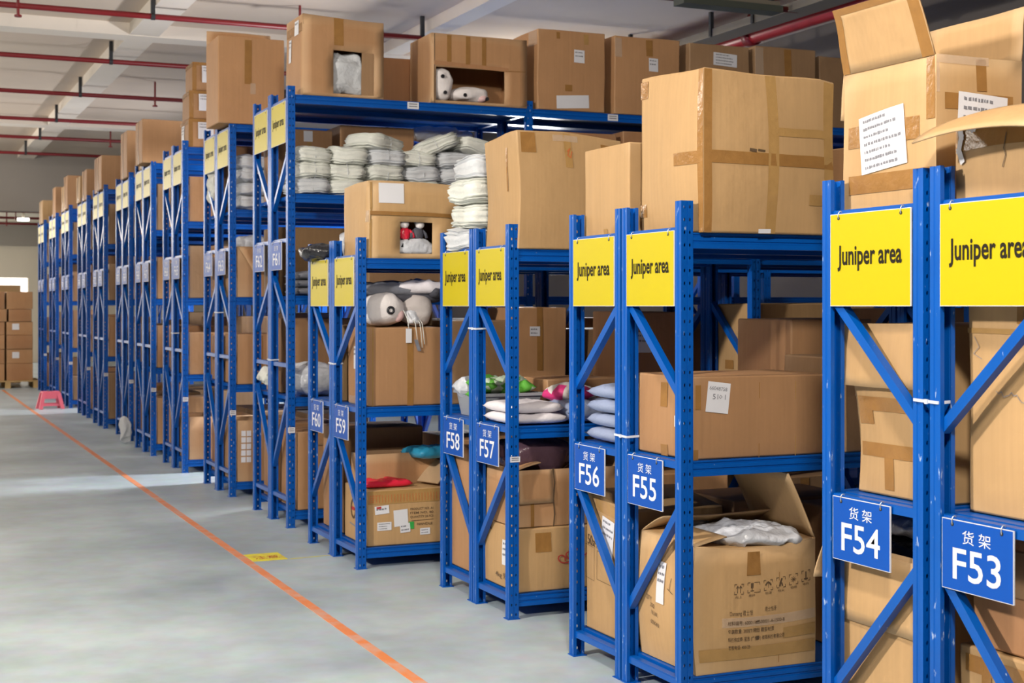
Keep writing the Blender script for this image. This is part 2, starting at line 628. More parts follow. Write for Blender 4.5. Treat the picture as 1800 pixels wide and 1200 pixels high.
mb.box(0.13, 0.14, -4, 29.3, 0.012, 0.08)
link('channel', mb.mesh('tray_channel', 'tray_grey'), t)
for y in (12.2, 13.0, 14.9, 17.5):
    mb = MB()
    mb.box(-0.16, -0.12, y, y + 0.04, 0.0, 0.26)
    link('hanger', mb.mesh('tray_hanger', 'hanger_black'), t)
t = thing('ceiling_fixture', 'dark green metal light housing hung across the ceiling near the red pipe', 'light fixture', (6.95, 10.9, 4.25))
mb = MB()
mb.box(-0.52, 0.52, -0.09, 0.09, 0, 0.06)
link('housing', mb.mesh('housing', 'tray_green'), t)
mb = MB()
mb.box(-0.50, 0.50, -0.07, 0.07, 0.06, 0.10)
link('reflector', mb.mesh('reflector', 'tray_grey'), t)
for x in (-0.35, 0.05):
    mb = MB()
    mb.box(x - 0.015, x + 0.015, -0.015, 0.015, 0.10, 0.475)
    link('hanger', mb.mesh('fixture_hanger', 'hanger_black'), t)
for x, y in ((1.95, 33.5), (1.95, 36.0), (1.95, 38.5)):
    t = thing('sprinkler_pipe', 'small red pipe under the low bright ceiling of the far hall, number %s' % ord_[int((y - 33.5) / 2.5)], 'pipe', (0, y, 3.7), 0, 'red sprinkler pipes in the far hall')
    t['label'] = 'thin red pipe in the far hall, %s beyond the grey bulkhead' % ord_[int((y - 33.5) / 2.5)]
    mb = MB()
    mb.tube([(-4, 0, 0), (6, 0, 0)], 0.03, 8)
    link('tube', mb.mesh('far_tube', 'pipe_red', smooth=True), t)
    for x2 in (2.3, 2.7):
        mb = MB()
        mb.tube([(x2, 0, -0.2), (x2, 0, 0.2)], 0.015, 6)
        link('drop', mb.mesh('far_drop', 'pipe_red'), t)
t = thing('high_bay_lamp', 'round glowing ceiling lamp in the far hall above the pallet', 'lamp', (2.95, 34.5, 3.55))
mb = MB()
mb.tube([(0, 0, 0), (0, 0, 0.06)], 0.13, 20)
link('diffuser', mb.mesh('lamp_diffuser', 'lamp_glow'), t)
mb = MB()
mb.tube([(0, 0, 0.06), (0, 0, 0.12), (0, 0, 0.37)], 0.03, 8)
link('stem', mb.mesh('lamp_stem', 'tray_grey'), t)

# ------------------------------------------------------------------ racks
MESH = {}


def cached(key, fn):
    if key not in MESH:
        MESH[key] = fn()
    return MESH[key]


UW, UD = 0.055, 0.046


def upright_mesh(H, s):
    out = [(-0.010, 0.0405), (-0.0275 + 0.0, 0.046), (-0.0275, 0.030), (-0.0245, 0.0275), (-0.0245, 0.0185), (-0.0275, 0.016), (-0.0275, 0.0),
           (-0.004, 0.0), (-0.003, 0.003), (0.003, 0.003), (0.004, 0.0),
           (0.0275, 0.0), (0.0275, 0.016), (0.0245, 0.0185), (0.0245, 0.0275), (0.0275, 0.030), (0.0275, 0.046), (0.010, 0.0405)]
    out[0] = (-0.0125, 0.046)
    out[-1] = (0.0125, 0.046)
    inn = []
    for x, y in out:
        ax = x * (0.0255 / 0.0275) if abs(x) > 0.02 else x
        ay = y + 0.002 if y < 0.01 else (y - 0.002 if y > 0.04 else y)
        inn.append((ax, ay))
    n = len(out)
    vs = []
    for z in (0.0, H):
        vs += [(x, y * s, z) for x, y in out] + [(x, y * s, z) for x, y in inn]
    fs = []
    T = 2 * n
    for i in range(n - 1):
        fs.append([i, i + 1, T + i + 1, T + i])
        fs.append([n + i, T + n + i, T + n + i + 1, n + i + 1])
        fs.append([T + i, T + i + 1, T + n + i + 1, T + n + i])
        fs.append([i, n + i, n + i + 1, i + 1])
    fs.append([0, T, T + n, n])
    fs.append([n - 1, n + n - 1, T + n + n - 1, T + n - 1])
    m_ = MB()
    m_.add(vs, fs)
    return m_.mesh('upright', 'blue_upright')


def foot_mesh(s):
    m_ = MB()
    m_.box(-0.034, 0.034, min(-0.002 * s, 0.058 * s), max(-0.002 * s, 0.058 * s), 0, 0.004)
    return m_.mesh('foot_plate', 'blue_steel')


def beam_mesh(L):
    # stepped front beam, length along x, top at z = 0, front towards -y
    prof = [(0.0, 0.0), (0.034, 0.0), (0.034, -0.062), (0.0, -0.062), (0.0, -0.044), (0.005, -0.041), (0.005, -0.034), (0.0, -0.031), (0.0, -0.018), (0.005, -0.015), (0.005, -0.009), (0.0, -0.006)]
    n = len(prof)
    vs = [(0.0, y, z) for y, z in prof] + [(L, y, z) for y, z in prof]
    fs = [[i, (i + 1) % n, n + (i + 1) % n, n + i] for i in range(n)] + [list(range(n))[::-1], [n + i for i in range(n)]]
    m_ = MB()
    m_.add(vs, fs)
    m_.box(-0.003, 0.0, -0.004, 0.036, -0.10, 0.02)
    m_.box(L, L + 0.003, -0.004, 0.036, -0.10, 0.02)
    return m_.mesh('beam', 'blue_steel')


def panel_mesh(L, D):
    m_ = MB()
    m_.box(0.0, L, 0.036, D - 0.036, -0.028, -0.002)
    return m_.mesh('shelf_panel', 'blue_steel')


def make_rack(label, X0, Yf, s, nb_, L, D, H, levels, bars, braces, end_bars_only=False):
    t = thing('shelving_rack', label, 'shelving rack', (X0, Yf, 0), 0, 'blue steel shelving racks')
    um = cached(('u', H, s), lambda: upright_mesh(H, s))
    ub = cached(('u', H, -s), lambda: upright_mesh(H, -s))
    fm = cached(('f', s), lambda: foot_mesh(s))
    fb = cached(('f', -s), lambda: foot_mesh(-s))
    for k in range(nb_ + 1):
        x = UW / 2 + k * L
        u1 = link('upright', um, t, (x, 0, 0))
        u2 = link('upright', ub, t, (x, s * D, 0))
        if k == 0:
            link('foot_plate', fm, u1, (0, 0, 0))
            link('foot_plate', fb, u2, (0, 0, 0))
        for z in bars:
            def cb():
                m_ = MB()
                m_.box(-0.016, 0.016, min(0.03 * s, (D - 0.03) * s), max(0.03 * s, (D - 0.03) * s), -0.014, 0.014)
                m_.box(-0.018, -0.016, min(0.03 * s, (D - 0.03) * s), max(0.03 * s, (D - 0.03) * s), -0.015, 0.010)
                return m_.mesh('crossbar', 'blue_steel')
            link('crossbar', cached(('cb', D, s), cb), t, (x, 0, z))
        for zf, zb in braces:
            def br():
                m_ = MB()
                m_.bar((0, 0.03 * s, zf), (0, (D - 0.03) * s, zb), (1, 0, 0), 0.030, 0.032)
                return m_.mesh('brace', 'blue_steel')
            link('brace', cached(('br', D, s, zf, zb), br), t, (x, 0, 0))
    for k in range(nb_):
        for z in levels:
            bm_ = cached(('b', L - UW), lambda: beam_mesh(L - UW))
            if s > 0:
                link('beam', bm_, t, (UW + k * L, 0.004, z))
                link('beam', bm_, t, (L + k * L, D - 0.004, z), (0, 0, math.pi))
            else:
                link('beam', bm_, t, (L + k * L, -0.004, z), (0, 0, math.pi))
                link('beam', bm_, t, (UW + k * L, -D + 0.004, z))
            pm = cached(('p', L - UW, D), lambda: panel_mesh(L - UW, D))
            link('shelf_panel', pm, t, (UW + k * L, 0 if s > 0 else -D, z))
    return t


def sticker(parent, X, Y, Z, w, h, facing='F'):
    """small white label sticker on a rack, in the rack's own frame"""
    def fn():
        m_ = MB()
        m_.box(-w / 2, w / 2, -0.0012, 0.0, -h / 2, h / 2, 0)
        for r_ in range(2):
            m_.box(-w * 0.36, w * 0.36, -0.0016, -0.0012, h * (0.22 - 0.34 * r_) - h * 0.08, h * (0.22 - 0.34 * r_) + h * 0.08, 1)
        return m_.mesh('label_sticker', ['label_white', 'ink_grey'])
    o = link('label_sticker', cached(('st', w, h), fn), parent, (X, Y, Z))
    o['label'] = 'white paper label sticker'
    return o


NL = (0.125, 0.975, 1.875)
NB = (0.10, 0.957, 1.884)
NBR = ((1.22, 1.60), (0.80, 0.32))
NBR2 = ((1.62, 1.22), (0.32, 0.80))
TL = (0.12, 0.93, 1.66, 2.39, 3.10)
TB = (0.20, 1.16, 2.06, 3.07)
TBR = ((2.72, 2.30), (1.40, 1.80), (0.98, 0.40))

NEAR = {}   # code -> (X0, Yf, s, D)
for code, X0, Yf, s, D, nbay in (('F53', 2.85, 2.87, 1, 0.50, 2), ('F54', 2.85, 3.90, -1, 0.50, 2), ('F55', 2.86, 4.83, 1, 0.49, 2), ('F56', 2.86, 5.825, -1, 0.49, 2),
                                ('F57', 2.89, 6.575, 1, 0.48, 3), ('F58', 2.89, 7.545, -1, 0.48, 3), ('F59', 2.61, 8.20, 1, 0.54, 3), ('F60', 2.61, 9.29, -1, 0.54, 3)):
    t = make_rack('blue steel shelving rack carrying the plate ' + code, X0, Yf, s, nbay, 1.45, D, 2.0, NL, NB, NBR2 if code in ('F53', 'F54', 'F59', 'F60') else NBR)
    NEAR[code] = (X0, Yf, s, D, t)
    if code == 'F57':
        sticker(t, UW / 2 + 0.006, -0.001, 0.81, 0.055, 0.028)
    if code == 'F55':
        sticker(t, 0.95, -0.001, 0.945, 0.07, 0.05)

TALL = []
TX = [2.64, 2.63, 2.60, 2.59, 2.64, 2.61, 2.64, 2.64, 2.66, 2.68]
TY = [9.93, 11.75, 13.62, 15.30, 17.1, 18.97, 20.9, 23.0, 25.06, 27.2]
for i in range(10):
    fr = make_rack('tall blue rack facing the camera, %s along the aisle beyond plate F60' % ord_[i], TX[i], TY[i], 1, 3 if i == 0 else 1, 1.87, 0.52, 3.16, TL, TB, TBR)
    rr = make_rack('tall blue rack facing away, back to back with the %s camera-facing tall rack' % ord_[i], TX[i], TY[i] + 1.045, -1, 3 if i == 0 else 1, 1.87, 0.52, 3.16, TL, TB, TBR)
    TALL.append((TX[i], TY[i], fr, rr))
    sticker(fr, UW / 2, -0.001, 0.70, 0.05, 0.04)
    if i == 0:
        sticker(fr, 0.95, 0.002, 3.07, 0.09, 0.05)
        sticker(fr, 2.62, 0.002, 3.07, 0.09, 0.05)
        sticker(rr, 0.40, -0.525, 3.07, 0.09, 0.05)


# ------------------------------------------------------------------ hanging signs
def hang_sign(name, label, cat, group, X, Yc, ztop, w, h, face, lines, tilt=0.0, edge='sign_edge', detail=True):
    """plate facing -X, hung from a crossbar by two clips"""
    t = thing(name, label, cat, (X, Yc, ztop), tilt, group)

    def pm():
        m_ = MB()
        m_.box(-0.0025, 0.0025, -w / 2, w / 2, -h, 0, 1)
        m_.add([(-0.003, w / 2 - 0.002, -h + 0.002), (-0.003, -w / 2 + 0.002, -h + 0.002), (-0.003, -w / 2 + 0.002, -0.002), (-0.003, w / 2 - 0.002, -0.002)], [[0, 3, 2, 1]], 0)
        return m_.mesh('plate', [face, edge], recalc=False)
    link('plate', cached(('pl', w, h, face, edge), pm), t)
    m_ = MB()
    for body, bold, hgt, wid, zc, mi in lines:
        vs, fs, tw, th, y0 = text2d(body, bold)
        sx, sy = wid / tw, hgt / th
        m_.add([(-0.004, wid / 2 - x * sx, -zc + y * sy) for x, y in vs], [f[::-1] for f in fs], 0)
    link('lettering', m_.mesh('lettering', lines[0][5], recalc=False), t)
    if detail:
        for yy in (w / 2 - 0.045, -w / 2 + 0.045):
            def clip():
                c_ = MB()
                pts = [(-0.005 + 0.009 * (1 - math.cos(a)), 0, -0.006 + 0.015 * math.sin(a)) for a in [R(-60 + 24 * k) for k in range(11)]]
                c_.tube(pts, 0.0018, 6)
                return c_.mesh('clip', 'clip_silver', smooth=True)
            link('clip', cached('clip', clip), t, (0, yy, 0))
            def eye():
                c_ = MB()
                c_.tube([(-0.0045, 0, 0), (-0.0028, 0, 0)], 0.006, 10)
                return c_.mesh('eyelet', 'ink')
            link('eyelet', cached('eye', eye), t, (0, yy, -0.014))
    return t


def codes_signs(code, X0, Yf, s, D, ztop, zplate, pale=False, detail=True, pos=None):
    yb, yf = Yf + s * (D - UD), Yf + s * UD
    lo, hi = min(yb, yf), max(yb, yf)
    yw = min(0.40, hi - lo - 0.005)
    hang_sign('area_sign', 'yellow area sign hanging above the plate ' + code if not pale else pos[0], 'sign', 'yellow area signs', X0 + 0.001, (lo + hi) / 2 + 0.004, ztop, yw, 0.30,
              'sign_yellow', [('Juniper area', 0.022, 0.062, yw * 0.80, 0.165, 'sign_letters')], detail=detail)
    yc = hi - 0.008 - 0.145
    if s < 0:
        yc = hi - 0.012 - 0.145
    hang_sign('number_plate', ('blue plate with white lettering ' + code) if not pale else pos[1], 'number plate', 'hanging rack number plates', X0 + 0.002, yc, zplate, 0.29, 0.205,
              'sign_blue', [(code, 0.009, 0.090, 0.195, 0.170, 'sign_white'), ('货 架', 0.0, 0.036, 0.115, 0.062, 'sign_white')], detail=detail)


for code in NEAR:
    X0, Yf, s, D, t = NEAR[code]
    codes_signs(code, X0, Yf, s, D, 1.885, 0.965)
for i, (X0, Yf, fr, rr) in enumerate(TALL):
    codes_signs('F%d' % (61 + 2 * i), X0, Yf, 1, 0.52, 3.06, 2.055, True, i < 2,
                ('yellow area sign on the camera-facing half of the %s tall rack' % ord_[i], 'number plate on the camera-facing half of the %s tall rack' % ord_[i]))
    codes_signs('F%d' % (62 + 2 * i), X0, Yf + 1.045, -1, 0.52, 3.06, 2.055, True, i < 2,
                ('yellow area sign on the far half of the %s tall rack' % ord_[i], 'number plate on the far half of the %s tall rack' % ord_[i]))

# cable ties around the back to back middle posts
for (a, X0, Y, z) in (('F53 and F54', 2.85, 3.385, 1.30), ('F55 and F56', 2.86, 5.3275, 1.035), ('F57 and F58', 2.89, 7.06, 1.464), ('F59 and F60', 2.61, 8.745, 1.22),
                      ('the first tall rack pair', 2.64, 10.4525, 1.185), ('the second tall rack pair', 2.63, 12.2725, 1.53), ('the third tall rack pair', 2.60, 14.1425, 1.32)):
    m_ = MB()
    hw, hd = UW / 2 + 0.003, UD + 0.008
    pts = [(-hw, -hd, 0), (hw, -hd, 0.002), (hw, hd, 0.004), (-hw, hd, 0.003)]
    for k in range(4):
        m_.bar(pts[k], pts[(k + 1) % 4], (0, 0, 1), 0.009, 0.0035)
    m_.box(-hw - 0.006, -hw, -0.012, 0.0, -0.006, 0.008)
    tag(link('cable_tie', m_.mesh('cable_tie', 'tie_white'), None, (X0 + UW / 2, Y, z)), 'white cable tie binding the middle posts of ' + a, 'cable tie', 'cable ties on the middle posts')


# ------------------------------------------------------------------ cardboard boxes
def lines_between(a, b, cuts, step):
    pts = sorted(set([a, b] + [c for c in cuts if a < c < b]))
    out = [pts[0]]
    for p, q in zip(pts, pts[1:]):
        n = max(1, int(round((q - p) / step)))
        out += [p + (q - p) * (k + 1) / n for k in range(n)]
    return out


class Carton:
    def __init__(s, label, x0, x1, y0, y1, z0, z1, mat='kraft', bulge=0.008, rough=0.004, top=True, holes=None, rz=0.0, group=None, warp=None, tb=0.004, cat='cardboard box', step=0.07):
        s.w, s.d, s.h = x1 - x0, y1 - y0, z1 - z0
        s.bulge, s.rough, s.warp, s.tb = bulge, rough, warp, tb
        s.seed = Vector((random.uniform(0, 50), random.uniform(0, 50), random.uniform(0, 50)))
        s.mat = mat
        s.root = thing('cardboard_box', label, cat, ((x0 + x1) / 2, (y0 + y1) / 2, z0), rz, group)
        s.holes = holes or {}
        m_ = MB()
        faces = ['F', 'L', 'R', 'B', 'D'] + (['T'] if top else [])
        for fc in faces:
            W, Hh = s.dims(fc)
            hl = s.holes.get(fc)
            us = lines_between(0, W, [hl[0], hl[2]] if hl else [], step)
            vs_ = lines_between(0, Hh, [hl[1], hl[3]] if hl else [], step)
            vv = [s.pt(fc, u, v, 0) for v in vs_ for u in us]
            nU = len(us)
            ff = []
            for j in range(len(vs_) - 1):
                for i in range(nU - 1):
                    cu, cv = (us[i] + us[i + 1]) / 2, (vs_[j] + vs_[j + 1]) / 2
                    if hl and hl[0] < cu < hl[2] and hl[1] < cv < hl[3]:
                        continue
                    ff.append([j * nU + i, j * nU + i + 1, (j + 1) * nU + i + 1, (j + 1) * nU + i])
            m_.add(vv, ff)
        me = m_.mesh('body', mat, merge=True, recalc=True, smooth=True)
        s.body = link('body', me, s.root)
        if top and not s.holes:
            bv = s.body.modifiers.new('edge', 'BEVEL')
            bv.width = 0.007
            bv.segments = 2
            bv.limit_method = 'ANGLE'
            bv.angle_limit = R(40)
        else:
            so = s.body.modifiers.new('board', 'SOLIDIFY')
            so.thickness = 0.005
            so.offset = -1
        me.set_sharp_from_angle(angle=R(35))

    def dims(s, fc):
        return {'F': (s.w, s.h), 'B': (s.w, s.h), 'L': (s.d, s.h), 'R': (s.d, s.h), 'T': (s.w, s.d), 'D': (s.w, s.d)}[fc]

    def raw(s, fc, u, v, off):
        w, d, h = s.w, s.d, s.h
        return {'F': (-w / 2 + u, -d / 2 - off, v), 'L': (-w / 2 - off, d / 2 - u, v), 'R': (w / 2 + off, -d / 2 + u, v),
                'B': (w / 2 - u, d / 2 + off, v), 'T': (-w / 2 + u, -d / 2 + v, h + off), 'D': (-w / 2 + u, d / 2 - v, -off)}[fc]

    def pt(s, fc, u, v, off=0.0):
        return s.deform(Vector(s.raw(fc, u, v, off)))

    def deform(s, p):
        qx, qy, qz = 2 * p.x / s.w, 2 * p.y / s.d, 2 * p.z / s.h - 1
        cl = lambda q: max(0.0, 1 - q * q)
        o = Vector((s.bulge * qx * cl(qy) * cl(qz), s.bulge * qy * cl(qx) * cl(qz), s.tb * (qz + 1) / 2 * cl(qx) * cl(qy)))
        nv = noise.noise_vector(p * 3.5 + s.seed) * s.rough
        nv.z *= min(1.0, max(0.0, p.z / s.h) * 2)
        p2 = p + o + nv
        return s.warp(p2, s) if s.warp else p2

    def patch(s, name, fc, u0, v0, u1, v1, mat, rot=0.0, off=0.0025, label=None):
        n1 = max(1, int(abs(u1 - u0) / 0.05))
        n2 = max(1, int(abs(v1 - v0) / 0.05))
        cu, cv = (u0 + u1) / 2, (v0 + v1) / 2
        ca, sa = math.cos(rot), math.sin(rot)
        vs = []
        for j in range(n2 + 1):
            for i in range(n1 + 1):
                du, dv = u0 + (u1 - u0) * i / n1 - cu, v0 + (v1 - v0) * j / n2 - cv
                vs.append(s.pt(fc, cu + du * ca - dv * sa, cv + du * sa + dv * ca, off))
        fs = [[j * (n1 + 1) + i, j * (n1 + 1) + i + 1, (j + 1) * (n1 + 1) + i + 1, (j + 1) * (n1 + 1) + i] for j in range(n2) for i in range(n1)]
        m_ = MB()
        m_.add(vs, fs)
        o = link(name, m_.mesh(name, mat, recalc=False), s.root)
        if label:
            o['label'] = label
        return o

    def tape(s, fc, u0, v0, u1, v1, mat='tape_brown', rot=0.0):
        s.patch('tape', fc, u0, v0, u1, v1, mat, rot, 0.002)
        return s

    def label(s, fc, u0, v0, u1, v1, rot=0.0, lines=3, mat='label_white', ink='ink_grey'):
        o = s.patch('label_sticker', fc, u0, v0, u1, v1, mat, rot, 0.0035, 'white paper label')
        if lines:
            m_ = MB()
            cu, cv = (u0 + u1) / 2, (v0 + v1) / 2
            ca, sa = math.cos(rot), math.sin(rot)
            W, Hh = abs(u1 - u0), abs(v1 - v0)
            lh = min(Hh / (lines * 2.2 + 1), 0.013)
            for k in range(lines):
                top = Hh / 2 - lh * (1.0 + 2.2 * k)
                x = -W * 0.40
                end = W * random.uniform(0.1, 0.40)
                while x < end:
                    ln = lh * random.uniform(0.4, 1.2)
                    x2 = min(x + ln, W * 0.42)
                    q = [(x, top - lh * random.uniform(.8, 1)), (x2, top - lh * random.uniform(.8, 1)), (x2, top - lh * random.uniform(0, .3)), (x, top - lh * random.uniform(0, .3))]
                    m_.add([s.pt(fc, cu + a * ca - b * sa, cv + a * sa + b * ca, 0.0045) for a, b in q], [[0, 1, 2, 3]])
                    x = x2 + lh * random.uniform(0.15, 0.5)
            link('printed_text', m_.mesh('printed_text', ink, recalc=False), o)
        return s

    def write(s, fc, u, v, hgt, body, mat='ink_brown', wid=None, rot=0.0, bold=0.0, off=0.003):
        vs, fs, tw, th, y0 = text2d(body, bold)
        sy = hgt / th
        sx = (wid / tw) if wid else sy
        ca, sa = math.cos(rot), math.sin(rot)
        m_ = MB()
        m_.add([s.pt(fc, u + x * sx * ca - y * sy * sa, v + x * sx * sa + y * sy * ca, off) for x, y in vs], fs)
        link('printed_text', m_.mesh('printed_text', mat, recalc=False), s.root)
        return s

    def draw(s, fc, pts, wd, mat='ink_brown', name='printed_mark', off=0.003):
        m_ = MB()
        for (u0, v0), (u1, v1) in zip(pts, pts[1:]):
            dx, dy = u1 - u0, v1 - v0
            l = math.hypot(dx, dy) or 1
            nx, ny = -dy / l * wd / 2, dx / l * wd / 2
            ex, ey = dx / l * wd / 2, dy / l * wd / 2
            m_.add([s.pt(fc, a, b, off) for a, b in ((u0 - nx - ex, v0 - ny - ey), (u1 - nx + ex, v1 - ny + ey), (u1 + nx + ex, v1 + ny + ey), (u0 + nx - ex, v0 + ny - ey))], [[0, 1, 2, 3]])
        link(name, m_.mesh(name, mat, recalc=False), s.root)
        return s

    def flap(s, fc, ln, a0, curl=0.0, u0=None, u1=None, taper=0.0, mat=None, tapes=(), v=None):
        """flap hinged at the top edge of a side; a0 degrees from straight up, positive outwards; curl added over its length"""
        W, _ = s.dims(fc)
        u0 = 0.003 if u0 is None else u0
        u1 = W - 0.003 if u1 is None else u1
        nU, nT = 8, 6
        n = {'F': Vector((0, -1, 0)), 'L': Vector((-1, 0, 0)), 'R': Vector((1, 0, 0)), 'B': Vector((0, 1, 0))}[fc]
        hh = s.h if v is None else v
        prof = [(0.0, 0.0)]
        for k in range(nT):
            a = R(a0 + curl * (k + 0.5) / nT)
            prof.append((prof[-1][0] + math.sin(a) * ln / nT, prof[-1][1] + math.cos(a) * ln / nT))

        def fp(fu, ft, up=0.0):
            k = min(int(ft * nT), nT - 1)
            r_ = ft * nT - k
            po = prof[k][0] * (1 - r_) + prof[k + 1][0] * r_
            pz = prof[k][1] * (1 - r_) + prof[k + 1][1] * r_
            uu = u0 + (u1 - u0) * fu
            uu += (0.5 - fu) * taper * ft * (u1 - u0)
            base = s.pt(fc, uu, hh, 0.003 if a0 > 90 else 0.0)
            wob = noise.noise(Vector((uu * 5, ft * 2, s.seed.x))) * 0.01 * ft
            a = R(a0 + curl * ft)
            return base + n * (po + wob + math.cos(a) * up) + Vector((0, 0, pz - math.sin(a) * up))
        vs = [fp(i / nU, k / nT) for k in range(nT + 1) for i in range(nU + 1)]
        fs = [[k * (nU + 1) + i, k * (nU + 1) + i + 1, (k + 1) * (nU + 1) + i + 1, (k + 1) * (nU + 1) + i] for k in range(nT) for i in range(nU)]
        m_ = MB()
        m_.add(vs, fs)
        o = link('flap', m_.mesh('flap', mat or s.mat, recalc=False, smooth=True), s.root)
        so = o.modifiers.new('board', 'SOLIDIFY')
        so.thickness = 0.005
        so.offset = 0
        for (a, b_, c, d_) in tapes:
            m_ = MB()
            N = 6
            for sg in (1, -1):
                vv = [fp(a + (c - a) * i / N, b_ + (d_ - b_) * k / N, sg * 0.0035) for k in range(N + 1) for i in range(N + 1)]
                m_.add(vv, [[k * (N + 1) + i, k * (N + 1) + i + 1, (k + 1) * (N + 1) + i + 1, (k + 1) * (N + 1) + i] for k in range(N) for i in range(N)])
            link('tape', m_.mesh('flap_tape', 'tape_brown', recalc=False), o)
        return s


# ------------------------------------------------------------------ soft goods
def superblob(name, c, size, ex=0.6, ez=0.8, amp=0.01, freq=8.0, mat='rag_white', ridges=0, ramp=0.01, nu=40, nv=24, parent=None, rz=0.0, flat=0.0, tilt=0.0):
    a, b_, h = size[0] / 2, size[1] / 2, size[2] / 2
    sd = Vector((random.uniform(0, 90), random.uniform(0, 90), random.uniform(0, 90)))
    pw = lambda x, e: math.copysign(abs(x) ** e, x)
    vs, fs = [], []
    for j in range(nv + 1):
        ph = -math.pi / 2 + math.pi * j / nv
        for i in range(nu):
            th = 2 * math.pi * i / nu
            cp = pw(math.cos(ph), ez)
            p = Vector((a * cp * pw(math.cos(th), ex), b_ * cp * pw(math.sin(th), ex), h * pw(math.sin(ph), ez)))
            k = noise.noise_vector(p * freq + sd) * amp + noise.noise_vector(p * freq * 2.7 + sd) * amp * 0.45
            if ridges:
                f_ = math.sin((p.z / h) * math.pi * ridges + noise.noise(p * freq * 0.7 + sd) * 3.0)
                rad = Vector((p.x, p.y, 0)).normalized() if (abs(p.x) + abs(p.y)) > 1e-6 else Vector((0, 0, 0))
                k += rad * (ramp * f_ * abs(math.cos(ph)) ** 0.3)
                k.z += 0.4 * ramp * noise.noise(p * freq * 1.5 + sd)
            p = p + k
            if p.z < -h:
                p.z = -h + flat
            vs.append(p + Vector((0, 0, h)))
    for j in range(nv):
        for i in range(nu):
            fs.append([j * nu + i, j * nu + (i + 1) % nu, (j + 1) * nu + (i + 1) % nu, (j + 1) * nu + i])
    m_ = MB()
    m_.add(vs, fs)
    return link(name, m_.mesh(name, mat, smooth=True, merge=True), parent, c, (0, tilt, rz))


def soft(name, label, cat, c, size, group=None, **kw):
    o = superblob(name, c, size, **kw)
    return tag(o, label, cat, group)


def pillow(name, label, cat, c, size, mat, group=None, rz=0.0, amp=0.006, tilt=(0, 0), sag=0.0):
    """flat folded garment: thin plump edge, creased"""
    w, d, t_ = size
    n1, n2 = 18, 18
    sd = Vector((random.uniform(0, 90), random.uniform(0, 90), 0))
    vs, fs = [], []
    for side in (1, -1):
        for j in range(n2 + 1):
            for i in range(n1 + 1):
                x, y = -1 + 2 * i / n1, -1 + 2 * j / n2
                th = (max(0.0, (1 - x ** 4) * (1 - y ** 4))) ** 0.33
                nz = noise.noise(Vector((x * 2.2, y * 2.2, side * 3)) + sd) * amp * 1.6 + noise.noise(Vector((x * 5, y * 5, side * 3)) + sd) * amp * 0.8
                edge = 1 + 0.02 * noise.noise(Vector((x * 3, y * 3, 7)) + sd)
                z = t_ / 2 + side * (t_ / 2) * th + (nz * th if side > 0 else 0) - sag * x * x
                vs.append((x * w / 2 * edge, y * d / 2 * edge, z))
    K = (n1 + 1) * (n2 + 1)
    for j in range(n2):
        for i in range(n1):
            q = [j * (n1 + 1) + i, j * (n1 + 1) + i + 1, (j + 1) * (n1 + 1) + i + 1, (j + 1) * (n1 + 1) + i]
            fs.append(q)
            fs.append([K + k for k in q[::-1]])
    m_ = MB()
    m_.add(vs, fs)
    o = link(name, m_.mesh(name, mat, smooth=True, merge=True), None, c, (tilt[0], tilt[1], rz))
    return tag(o, label, cat, group)


# ================================================================== goods on the racks
Z0, Z1, Z2 = 0.126, 0.976, 1.876
BX = 'boxes on top of the racks'
IN = 'boxes on the shelves'

# ---- rack F54: open tall box on top
c = Carton('big open box with raised flaps and a white paper on top of rack F54', 2.925, 3.265, 3.43, 3.885, Z2, 2.35, 'kraft_tan', 0.010, 0.006, top=False, group=BX)
c.flap('L', 0.215, 14, 6, taper=0.10, tapes=((0.0, 0.90, 1.0, 1.0), (0.0, 0.0, 0.08, 1.0), (0.88, 0.0, 1.0, 1.0)))
c.flap('R', 0.175, 4, 4)
c.flap('B', 0.15, 170, 4)
c.tape('L', 0.03, 0.225, 0.385, 0.295).tape('L', 0.035, 0.075, 0.44, 0.135).tape('L', 0.415, 0.28, 0.452, 0.47)
c.tape('F', 0.03, 0.31, 0.30, 0.36).tape('F', 0.15, 0.37, 0.19, 0.47, 'tape_brown').tape('F', 0.0, 0.45, 0.20, 0.476, 'tape_clear').tape('F', 0.0, 0.36, 0.012, 0.46, 'tape_clear')
c.label('L', 0.10, 0.145, 0.325, 0.33, 0.10, lines=7).label('F', 0.075, 0.20, 0.27, 0.36, -0.06, lines=3)

# ---- rack F53: box with a flap bent down
def w53(p, s):
    q = p.copy()
    q.z += 0.02 * max(0, p.z / s.h) * math.sin((p.y / s.d + 0.5) * 3.0)
    return q
c = Carton('open box with one flap bent outwards and torn white tape on rack F53', 2.93, 3.50, 2.90, 3.345, Z2, 2.135, 'kraft_tan', 0.008, 0.006, top=False, group=BX, warp=w53)
c.flap('L', 0.165, 104, 24, taper=-0.12)
c.flap('R', 0.16, 20, 5)
c.tape('L', 0.0, 0.16, 0.44, 0.255, 'tape_brown')
c.draw('L', [(0.022, 0.235), (0.03, 0.20), (0.02, 0.165), (0.034, 0.135)], 0.020, 'label_white', 'torn_tape', 0.006)
c.draw('L', [(0.015, 0.236), (0.05, 0.232), (0.085, 0.222), (0.115, 0.236), (0.15, 0.232)], 0.026, 'label_white', 'torn_tape', 0.008)
c.draw('L', [(0.215, 0.19), (0.205, 0.15), (0.212, 0.13), (0.198, 0.10)], 0.003, 'ink_brown')

